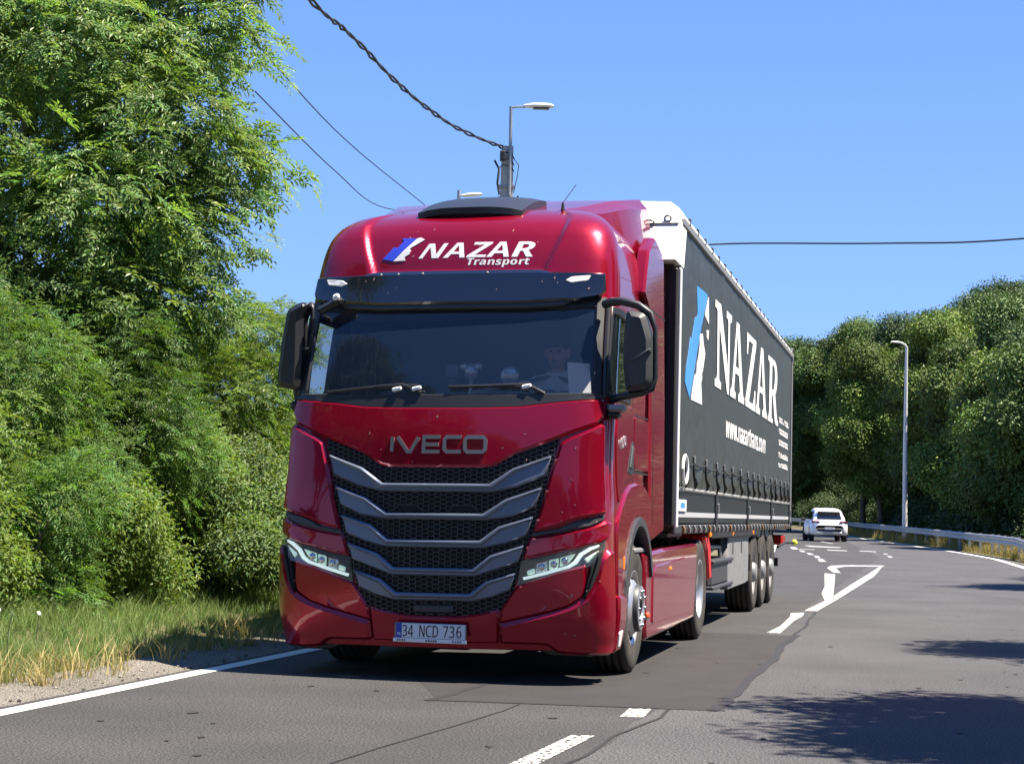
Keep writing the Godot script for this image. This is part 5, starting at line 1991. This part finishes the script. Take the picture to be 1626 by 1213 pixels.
func headlamps(t: Node3D):
	var lens := pv([.66, .884, .83, .915, 1.05, .968, 1.24, 1.03, 1.26, .978, 1.128, .850, 1.04, .823, .82, .757, .632, .702])
	for s in 2:
		var lab := "headlight with lit white strip, left in the picture" if s else "headlight with lit white strip, right in the picture"
		var hp := Node3D.new()
		hp.name = "headlight"
		t.add_child(hp, true)
		hp.transform = cabtf
		hp.set_meta("label", lab)
		var st := mb()
		panel(st, 0, rounded(lens if s == 0 else mirrored(lens), .012), -.01, .012, .004)
		obj("lamp_housing", st, M.gloss_black, hp)
		st = mb()
		var drl := [[.68, .742, .85, .785, 1.01, .832, 1.05, .862, 1.085, .925, 1.135, .962, 1.19, .985, 1.19, 1.002, 1.125, .985, 1.062, .94, 1.03, .88, 1.0, .852, .84, .806, .672, .762]]
		for e in drl: panel(st, 0, pv(e) if s == 0 else mirrored(pv(e)), .012, .026, .004)
		obj("daytime_light", st, M.day_light, hp)
		# reflector bowls between dark dividers
		var cells := [[.862, .888, .938, .905, .932, .832, .862, .815], [.945, .908, 1.045, .938, 1.005, .868, .94, .838], [.765, .868, .852, .888, .852, .810, .765, .790], [1.09, .90, 1.16, .945, 1.20, .96, 1.115, .868], [.70, .81, .76, .83, .765, .79, .705, .775]]
		for k in cells.size():
			st = mb()
			panel(st, 0, rounded(pv(cells[k]) if s == 0 else mirrored(pv(cells[k])), .012), .010, .020, .009)
			obj("reflector", st, M.reflector if k != 2 else M.chrome, hp)
		for e in [[.90, .857], [.978, .882], [.81, .835]]:
			st = mb()
			lathe(st, [Vector2(.0, .028), Vector2(.012, .024), Vector2(.018, .012), Vector2(.019, 0)], mapp(0, e[0] if s == 0 else -e[0], e[1], .018), 2, 14)
			obj("lamp_eye", st, M.chrome, hp)
		st = mb()
		panel(st, 0, lens if s == 0 else mirrored(lens), .034, .036, 0.0)
		obj("lamp_glass", st, M.lens, hp)

func plate(t: Node3D):
	var n := Node3D.new()
	n.name = "number_plate"
	t.add_child(n, true)
	# hangs a little crooked on the bumper
	n.transform = cabtf * Transform3D(Basis(Vector3.BACK, -.012), Vector3(-.01, .352, .052))
	var st := mb()
	rbox(st, Vector3(0, .006, -.012), Vector3(.535, .125, .02), .006)
	obj("plate_frame", st, M.steel_grey, n)
	st = mb()
	rbox(st, Vector3(.004, .013, .0), Vector3(.515, .104, .008), .002)
	obj("plate_sheet", st, M.plate_white, n)
	st = mb()
	rbox(st, Vector3(-.232, .013, .0015), Vector3(.043, .104, .008), .002)
	obj("plate_band", st, M.plate_blue, n)
	st = mb()
	rbox(st, Vector3(0, -.056, .0), Vector3(.55, .028, .014), .003)
	obj("plate_holder_strip", st, M.white_print, n)
	PZ = 0.0
	var rows := [["34", -.205, -.125, -.030, .052], ["NCD", -.078, .062, -.030, .054], ["736", .098, .235, -.030, .054]]
	for r in rows:
		st = mb()
		lettering(st, 3, r[0], r[1], r[2], r[3], r[4], .0045, "Droid Sans Mono", 400, 0.0, .002)
		obj("plate_characters", st, M.ink, n)
	st = mb()
	lettering(st, 3, "TR", -.246, -.218, -.022, -.004, .006, "Droid Sans", 700, 0.0, .001)
	obj("country_code", st, M.white_print, n)
	# faint print on the holder, illegible
	st = mb()
	for e in [[-.245, .012], [-.228, .01], [-.21, .012], [-.193, .01], [-.03, .012], [-.012, .014], [.008, .01], [.024, .014], [.042, .012], [.17, .01], [.19, .008], [.206, .012], [.225, .01]]:
		panel(st, 3, pv([e[0], -.063, e[0] + e[1], -.063, e[0] + e[1], -.05, e[0], -.05]), .006, .0076, 0.0)
	obj("holder_print", st, M.ink, n)

func roof_parts(t: Node3D):
	# air deflector rising towards the trailer
	var sts := [[1.05, [0, 3.60, .5, 3.59, .70, 3.55, .80, 3.45]], [1.45, [0, 3.70, .75, 3.685, .95, 3.63, 1.04, 3.2]], [2.0, [0, 3.845, .92, 3.83, 1.06, 3.76, 1.195, 3.1]], [2.62, [0, 3.965, 1.06, 3.95, 1.135, 3.86, 1.24, 3.1]], [2.72, [0, 3.955, 1.05, 3.94, 1.12, 3.85, 1.23, 3.1]]]
	var st := mb()
	var rings := []
	for e in sts:
		var p := []
		var a: Array = e[1]
		for i in range(a.size() - 2, 0, -2): p.append(Vector3(-a[i], a[i + 1], -e[0]))
		for i in range(0, a.size(), 2): p.append(Vector3(a[i], a[i + 1], -e[0]))
		rings.append(p)
	for i in rings.size() - 1:
		for k in rings[0].size() - 1:
			st.set_smooth_group(1 + (k if k != 3 else 2))
			q4(st, rings[i][k], rings[i][k + 1], rings[i + 1][k + 1], rings[i + 1][k])
	st.set_smooth_group(-1)
	for k in range(1, rings[0].size() - 1):
		for p in [rings[-1][0], rings[-1][k + 1], rings[-1][k]]: st.add_vertex(p)
	part("roof_deflector", st, M.red_paint, t)
	# black hatch on the front of the roof
	st = mb()
	st.set_smooth_group(1)
	var hp := []
	for i in 9:
		var f := i / 8.0
		var z := lerpf(.80, 1.62, f)
		var y := 3.558 + .215 * sin(f * PI * .42) / sin(PI * .42)
		var hw := lerpf(.42, .44, f)
		var line := []
		for k in 11:
			var g := -1.0 + k * .2
			line.append(Vector3(g * hw, y + .028 * (1.0 - pow(absf(g), 4.0)) + .012, -z - .06 * g * g))
		hp.append(line)
	for i in 8:
		for k in 10: q4(st, hp[i][k], hp[i][k + 1], hp[i + 1][k + 1], hp[i + 1][k])
	st.set_smooth_group(2)
	for k in 10:
		q4(st, hp[0][k] + Vector3.DOWN * .05, hp[0][k + 1] + Vector3.DOWN * .05, hp[0][k + 1], hp[0][k])
	for i in 8:
		q4(st, hp[i][10] + Vector3.DOWN * .12, hp[i + 1][10] + Vector3.DOWN * .12, hp[i + 1][10], hp[i][10])
		q4(st, hp[i + 1][0] + Vector3.DOWN * .12, hp[i][0] + Vector3.DOWN * .12, hp[i][0], hp[i + 1][0])
	part("roof_hatch", st, M.black_plastic, t)
	st = mb()
	tube(st, [Vector3(.70, 3.60, -1.08), Vector3(.70, 3.66, -1.08)], [.016, .009], 8)
	part("aerial_foot", st, M.black_plastic, t)
	st = mb()
	tube(st, [Vector3(.70, 3.66, -1.08), Vector3(.73, 3.72, -1.12), Vector3(.785, 3.82, -1.18)], .0035, 5)
	part("aerial", st, M.black_plastic, t)

func chassis(t: Node3D):
	for s in [1.0, -1.0]:
		wheel(t, Vector3(s * 1.075, .505, -1.47), s, .505, .315, "front")
		wheel(t, Vector3(s * 1.085, .505, -5.64), s, .505, .30, "drive")
		wheel(t, Vector3(s * .74, .505, -5.64), s, .505, .30, "drive")
	var keep := cabtf
	cabtf = Transform3D()
	for s in [1.0, -1.0]:
		var md := 2 if s > 0 else -2
		PX = 1.225
		var st := mb()
		panel(st, md, rounded(pv([1.76, .925, 2.9, .955, 5.10, .972, 5.02, .6, 4.90, .25, 4.7, .245, 1.90, .228, 1.87, .3]), .03), -.04, .035, .025)
		part("side_skirt", st, M.red_paint, t)
		st = mb()
		panel(st, md, rounded(pv([2.15, .78, 2.35, .83, 4.15, .865, 4.0, .72, 3.75, .60, 2.15, .33]), .05), .02, .046, .02)
		part("skirt_relief", st, M.red_paint, t)
		for e in [[3.15, .775], [1.90, .43]]:
			st = mb()
			rbox(st, Vector3(s * 1.265, e[1], -e[0]), Vector3(.03, .045, .10), .012)
			part("side_marker", st, M.amber if e[0] > 3 else M.orange_red, t)
		st = mb()
		rbox(st, Vector3(s * 1.13, .955, -1.62), Vector3(.22, .04, .5), .01)
		part("skirt_bracket", st, M.steel_grey, t)
		st = mb()
		rbox(st, Vector3(s * .86, .62, -3.4), Vector3(.62, .6, 2.6), .08)
		part("fuel_tank", st, M.grey_plastic, t)
		st = mb()
		box(st, Vector3(s * .42, .86, -3.6), Vector3(.09, .27, 6.0))
		part("chassis_beam", st, M.frame_black, t)
		st = mb()
		rbox(st, Vector3(s * .95, .45, -2.02), Vector3(.42, .4, .03), .008)
		part("mud_flap", st, M.black_plastic, t)
	var st := mb()
	tube(st, [Vector3(-.95, .5, -1.47), Vector3(.95, .5, -1.47)], .08, 10)
	part("front_axle", st, M.frame_black, t)
	st = mb()
	tube(st, [Vector3(-.95, .5, -5.64), Vector3(.95, .5, -5.64)], .13, 10)
	part("drive_axle", st, M.frame_black, t)
	st = mb()
	rbox(st, Vector3(0, .9, -1.3), Vector3(.9, .5, 1.6), .08)
	part("engine", st, M.deep_black, t)
	st = mb()
	rbox(st, Vector3(0, 1.10, -.72), Vector3(1.9, 1.45, 1.1), .05)
	part("under_shield", st, M.deep_black, t)
	st = mb()
	rbox(st, Vector3(0, 1.03, -5.1), Vector3(.95, .09, .9), .03)
	part("fifth_wheel", st, M.frame_black, t)
	st = mb()
	rbox(st, Vector3(.75, 1.0, -2.75), Vector3(.5, .05, .8), .015)
	rbox(st, Vector3(.95, 1.06, -4.5), Vector3(.35, .05, .9), .015)
	part("catwalk", st, M.steel_grey, t)
	cabtf = keep

# ---------- what is inside the cab ----------
func cab_contents():
	var t: Node3D = get_node("tractor_unit")
	var st := mb()
	# lining of the cab: rear wall, floor, ceiling, lower sides
	box(st, Vector3(0, 2.2, -2.08), Vector3(2.36, 1.9, .04))
	box(st, Vector3(0, 1.32, -1.3), Vector3(2.3, .04, 1.6))
	box(st, Vector3(0, 2.92, -1.45), Vector3(2.3, .04, 1.2))
	for s in [1.0, -1.0]:
		box(st, Vector3(s * 1.19, 1.7, -1.35), Vector3(.03, .76, 1.4))
		box(st, Vector3(s * 1.19, 2.4, -1.72), Vector3(.03, 1.0, .75))
	part("cab_lining", st, M.trim_wall, t)
	st = mb()
	rbox(st, Vector3(0, 1.93, -.66), Vector3(2.2, .26, .62), .06)
	rbox(st, Vector3(.62, 2.04, -.78), Vector3(.72, .14, .32), .05)
	part("dashboard", st, M.dash, t)
	for x in [.62, -.55]:
		st = mb()
		rbox(st, Vector3(x, 1.75, -1.30), Vector3(.52, .16, .52), .05)
		part("seat", st, M.seat_cloth, t)
		st = mb()
		rbox(st, Vector3(x, 2.12, -1.56), Vector3(.50, .70, .14), .05, Basis(Vector3.RIGHT, .15))
		rbox(st, Vector3(x, 2.58, -1.64), Vector3(.28, .2, .1), .04)
		part("seat_back", st, M.seat_cloth, t)
	st = mb()
	var ring := []
	var bs := Basis(Vector3.RIGHT, -.95)
	for k in 25: ring.append(Vector3(.62, 2.15, -.90) + bs * Vector3(cos(k * TAU / 24.0) * .23, sin(k * TAU / 24.0) * .23, 0))
	tube(st, ring, .017, 8, false)
	for k in 3: tube(st, [Vector3(.62, 2.13, -.89), Vector3(.62, 2.15, -.90) + bs * Vector3(cos(k * 1.57 + PI) * .22, sin(k * 1.57 + PI) * .22, 0)], .018, 6)
	rbox(st, Vector3(.62, 2.13, -.89), Vector3(.16, .13, .05), .03, bs)
	part("steering_wheel", st, M.black_plastic, t)
	st = mb()
	rbox(st, Vector3(0, 2.76, -.62), Vector3(2.2, .14, .25), .05)
	part("overhead_shelf", st, M.dash, t)
	st = mb()
	for k in 5: tube(st, [Vector3(-1.08 + k * .03, 2.8, -1.32 - .05 * k), Vector3(-1.08 + k * .03, 1.9, -1.32 - .05 * k)], .03, 6)
	part("curtain", st, M.trim_wall, t)
	# loose things on the dashboard
	var base := LORRY_AT
	var turn := Basis(Vector3.UP, LORRY_TURN) * Basis(Vector3.BACK, ROLL)
	var sheets := [["white sheet of paper leaning on the dashboard before the driver", Vector3(.925, 2.06, -.74), Vector3(.20, .31, .004), -.12]]
	for e in sheets:
		var p := thing("paper_sheet", e[0], "paper", base + turn * e[1])
		p.basis = turn * Basis(Vector3.UP, .75)
		st = mb()
		st.set_smooth_group(-1)
		rbox(st, Vector3(0, e[2].y * .5, -.02), e[2], .001, Basis(Vector3.RIGHT, e[3]))
		obj("sheet", st, M.paper, p)
	var g := thing("dashboard_tablet", "dark little screen standing in the middle of the dashboard", "screen", base + turn * Vector3(-.05, 2.06, -.62))
	g.basis = turn
	st = mb()
	rbox(st, Vector3(0, .09, 0), Vector3(.06, .2, .03), .01)
	rbox(st, Vector3(0, .24, .0), Vector3(.125, .125, .03), .015)
	obj("stand", st, M.black_plastic, g)
	st = mb()
	rbox(st, Vector3(0, .245, .016), Vector3(.095, .08, .006), .002)
	obj("screen_glass", st, M.screen_dark, g)
	g = thing("toy_figure", "small pale ornament next to the dashboard screen", "ornament", base + turn * Vector3(.10, 2.06, -.60))
	g.basis = turn
	st = mb()
	lathe(st, [Vector2(0, .0), Vector2(0, .035), Vector2(.10, .015), Vector2(.17, .02), Vector2(.2, .05), Vector2(.25, .055), Vector2(.29, .03), Vector2(.30, 0)], Vector3.ZERO, 1, 14)
	obj("ornament_body", st, M.silver_small, g)
	for s in [-1, 1]:
		st = mb()
		lathe(st, [Vector2(-.03, 0), Vector2(-.02, .03), Vector2(.02, .03), Vector2(.03, 0)], Vector3(s * .055, .27, 0), 2, 12)
		obj("ornament_ear", st, M.silver_small, g)
	g = thing("desk_fan", "little fan with a shining head on the dashboard before the wheel", "fan", base + turn * Vector3(.40, 2.06, -.62))
	g.basis = turn
	st = mb()
	tube(st, [Vector3.ZERO, Vector3(0, .1, 0), Vector3(-.03, .18, 0)], [.05, .015, .012], 8)
	obj("stand", st, M.black_plastic, g)
	st = mb()
	lathe(st, [Vector2(-.03, .02), Vector2(-.02, .06), Vector2(.0, .075), Vector2(.02, .06), Vector2(.03, .02), Vector2(.034, 0)], Vector3(0, .20, .02), 2, 18)
	obj("fan_head", st, M.silver_small, g)
	g = thing("notepad", "pale strip of papers lying along the dashboard middle", "notepad", base + turn * Vector3(.22, 2.065, -.58))
	g.basis = turn
	st = mb()
	rbox(st, Vector3(0, .08, 0), Vector3(.22, .035, .1), .008, Basis(Vector3.BACK, .15))
	rbox(st, Vector3(0, .03, -.02), Vector3(.18, .06, .08), .01)
	obj("pad", st, M.steel_grey, g)
	driver(base, turn)

func cap(p: Vector3, a: Vector3, b: Vector3, ra: float, rb: float) -> float:
	var ab := b - a
	var t := clampf((p - a).dot(ab) / ab.length_squared(), 0.0, 1.0)
	return (p - a - ab * t).length() - lerpf(ra, rb, t)

func surface_nets(bones: Array, lo: Vector3, hi: Vector3, cell: float, k: float) -> SurfaceTool:
	# bones: [from, to, radius, radius]; their distances are blended into one skin
	var n := Vector3i(((hi - lo) / cell).ceil()) + Vector3i.ONE
	var f := PackedFloat32Array()
	f.resize(n.x * n.y * n.z)
	f.fill(1.0)
	for x in n.x:
		for y in n.y:
			for z in n.z:
				var p := lo + Vector3(x, y, z) * cell
				var d := 9.0
				for b in bones:
					var e := cap(p, b[0], b[1], b[2], b[3])
					if e > d + k: continue
					var h := clampf(.5 + .5 * (d - e) / k, 0.0, 1.0)
					d = lerpf(d, e, h) - k * h * (1.0 - h)
				f[(x * n.y + y) * n.z + z] = d
	var vert := {}
	var st := mb()
	st.set_smooth_group(1)
	for x in n.x - 1:
		for y in n.y - 1:
			for z in n.z - 1:
				var s := Vector3.ZERO
				var c := 0
				var g := []
				for i in 8: g.append(f[((x + (i & 1)) * n.y + y + ((i >> 1) & 1)) * n.z + z + ((i >> 2) & 1)])
				for e in [[0, 1], [2, 3], [4, 5], [6, 7], [0, 2], [1, 3], [4, 6], [5, 7], [0, 4], [1, 5], [2, 6], [3, 7]]:
					var a: float = g[e[0]]
					var b: float = g[e[1]]
					if (a < 0) == (b < 0): continue
					var t := a / (a - b)
					var pa := Vector3(e[0] & 1, (e[0] >> 1) & 1, (e[0] >> 2) & 1)
					var pb := Vector3(e[1] & 1, (e[1] >> 1) & 1, (e[1] >> 2) & 1)
					s += pa.lerp(pb, t)
					c += 1
				if c: vert[Vector3i(x, y, z)] = lo + (Vector3(x, y, z) + s / c) * cell
	var ax := [Vector3i(1, 0, 0), Vector3i(0, 1, 0), Vector3i(0, 0, 1)]
	for v in vert.keys():
		var i: Vector3i = v
		for d in 3:
			var o: Vector3i = i + ax[d]
			if o.x >= n.x or o.y >= n.y or o.z >= n.z: continue
			var a := f[(i.x * n.y + i.y) * n.z + i.z]
			var b := f[(o.x * n.y + o.y) * n.z + o.z]
			if (a < 0) == (b < 0): continue
			var u: Vector3i = ax[(d + 1) % 3]
			var w: Vector3i = ax[(d + 2) % 3]
			var q := [i, i - u, i - u - w, i - w]
			if not (vert.has(q[1]) and vert.has(q[2]) and vert.has(q[3])): continue
			if a < 0: q4(st, vert[q[0]], vert[q[1]], vert[q[2]], vert[q[3]])
			else: q4(st, vert[q[3]], vert[q[2]], vert[q[1]], vert[q[0]])
	return st

func driver(base: Vector3, turn: Basis):
	var o := Vector3(.66, 1.80, -1.22)     # the hip point on the seat
	var p := thing("person", "person at the wheel in a white top with bare forearms raised to the wheel", "person", base + turn * o)
	p.basis = turn
	# x to the picture's right, y up, z forwards
	var skin := [[Vector3(0, .50, .06), Vector3(0, .57, .08), .055, .05], [Vector3(0, .66, .10), Vector3(0, .72, .09), .083, .09], [Vector3(0, .63, .14), Vector3(0, .60, .15), .06, .045], [Vector3(0, .665, .195), Vector3(0, .64, .205), .012, .017],
		[Vector3(-.09, .66, .09), Vector3(-.092, .69, .085), .018, .02], [Vector3(.09, .66, .09), Vector3(.092, .69, .085), .018, .02]]
	for s in [-1.0, 1.0]:
		var sh := Vector3(s * .18, .44, .03)
		var el := Vector3(s * .27, .22, .20) if s > 0 else Vector3(s * .28, .24, .16)
		var wr := Vector3(s * .22, .40, .34) if s > 0 else Vector3(s * .20, .36, .36)
		skin.append([sh, el, .052, .045])
		skin.append([el, wr, .046, .03])
		skin.append([wr, wr + Vector3(-s * .02, .04, .05), .034, .036])
		for k in 4:
			var kn := wr + Vector3(-s * (.045 - k * .021), .065 - k * .004, .085)
			skin.append([wr + Vector3(-s * .02, .03, .04), kn, .012, .011])
			skin.append([kn, kn + Vector3(-s * .012, -.03 - .004 * (k % 2), .02), .010, .009])
		skin.append([wr + Vector3(-s * .01, .01, .03), wr + Vector3(-s * .055, .02, .06), .013, .010])
		skin.append([Vector3(s * .10, .0, .05), Vector3(s * .16, .04, .42), .085, .065])
		skin.append([Vector3(s * .16, .04, .42), Vector3(s * .16, -.38, .50), .06, .045])
	skin.append([Vector3(0, .06, .0), Vector3(0, .40, .02), .14, .15])
	skin.append([Vector3(-.14, .43, .02), Vector3(.14, .43, .02), .065, .065])
	obj("body", surface_nets(skin, Vector3(-.40, -.46, -.22), Vector3(.40, .86, .60), .016, .03), M.skin, p)
	var cloth := [[Vector3(0, .04, .0), Vector3(0, .40, .02), .152, .162], [Vector3(-.15, .435, .02), Vector3(.15, .435, .02), .075, .075]]
	for s in [-1.0, 1.0]: cloth.append([Vector3(s * .18, .44, .03), Vector3(s * .235, .31, .12), .066, .062])
	obj("shirt", surface_nets(cloth, Vector3(-.40, -.16, -.22), Vector3(.40, .55, .30), .022, .03), M.shirt, p)
	obj("hair", surface_nets([[Vector3(0, .745, .085), Vector3(0, .69, .05), .10, .096]], Vector3(-.13, .58, -.08), Vector3(.13, .88, .21), .014, .02), M.deep_black, p)
	for s in [-1.0, 1.0]:
		var st := mb()
		lathe(st, [Vector2(0, .014), Vector2(.008, .010), Vector2(.011, 0)], Vector3(s * .032, .685, .178), 2, 10)
		obj("eye", st, M.ink, p)
	var st := mb()
	rbox(st, Vector3(0, .605, .193), Vector3(.05, .012, .012), .004)
	obj("mouth", st, M.seat_cloth, p)
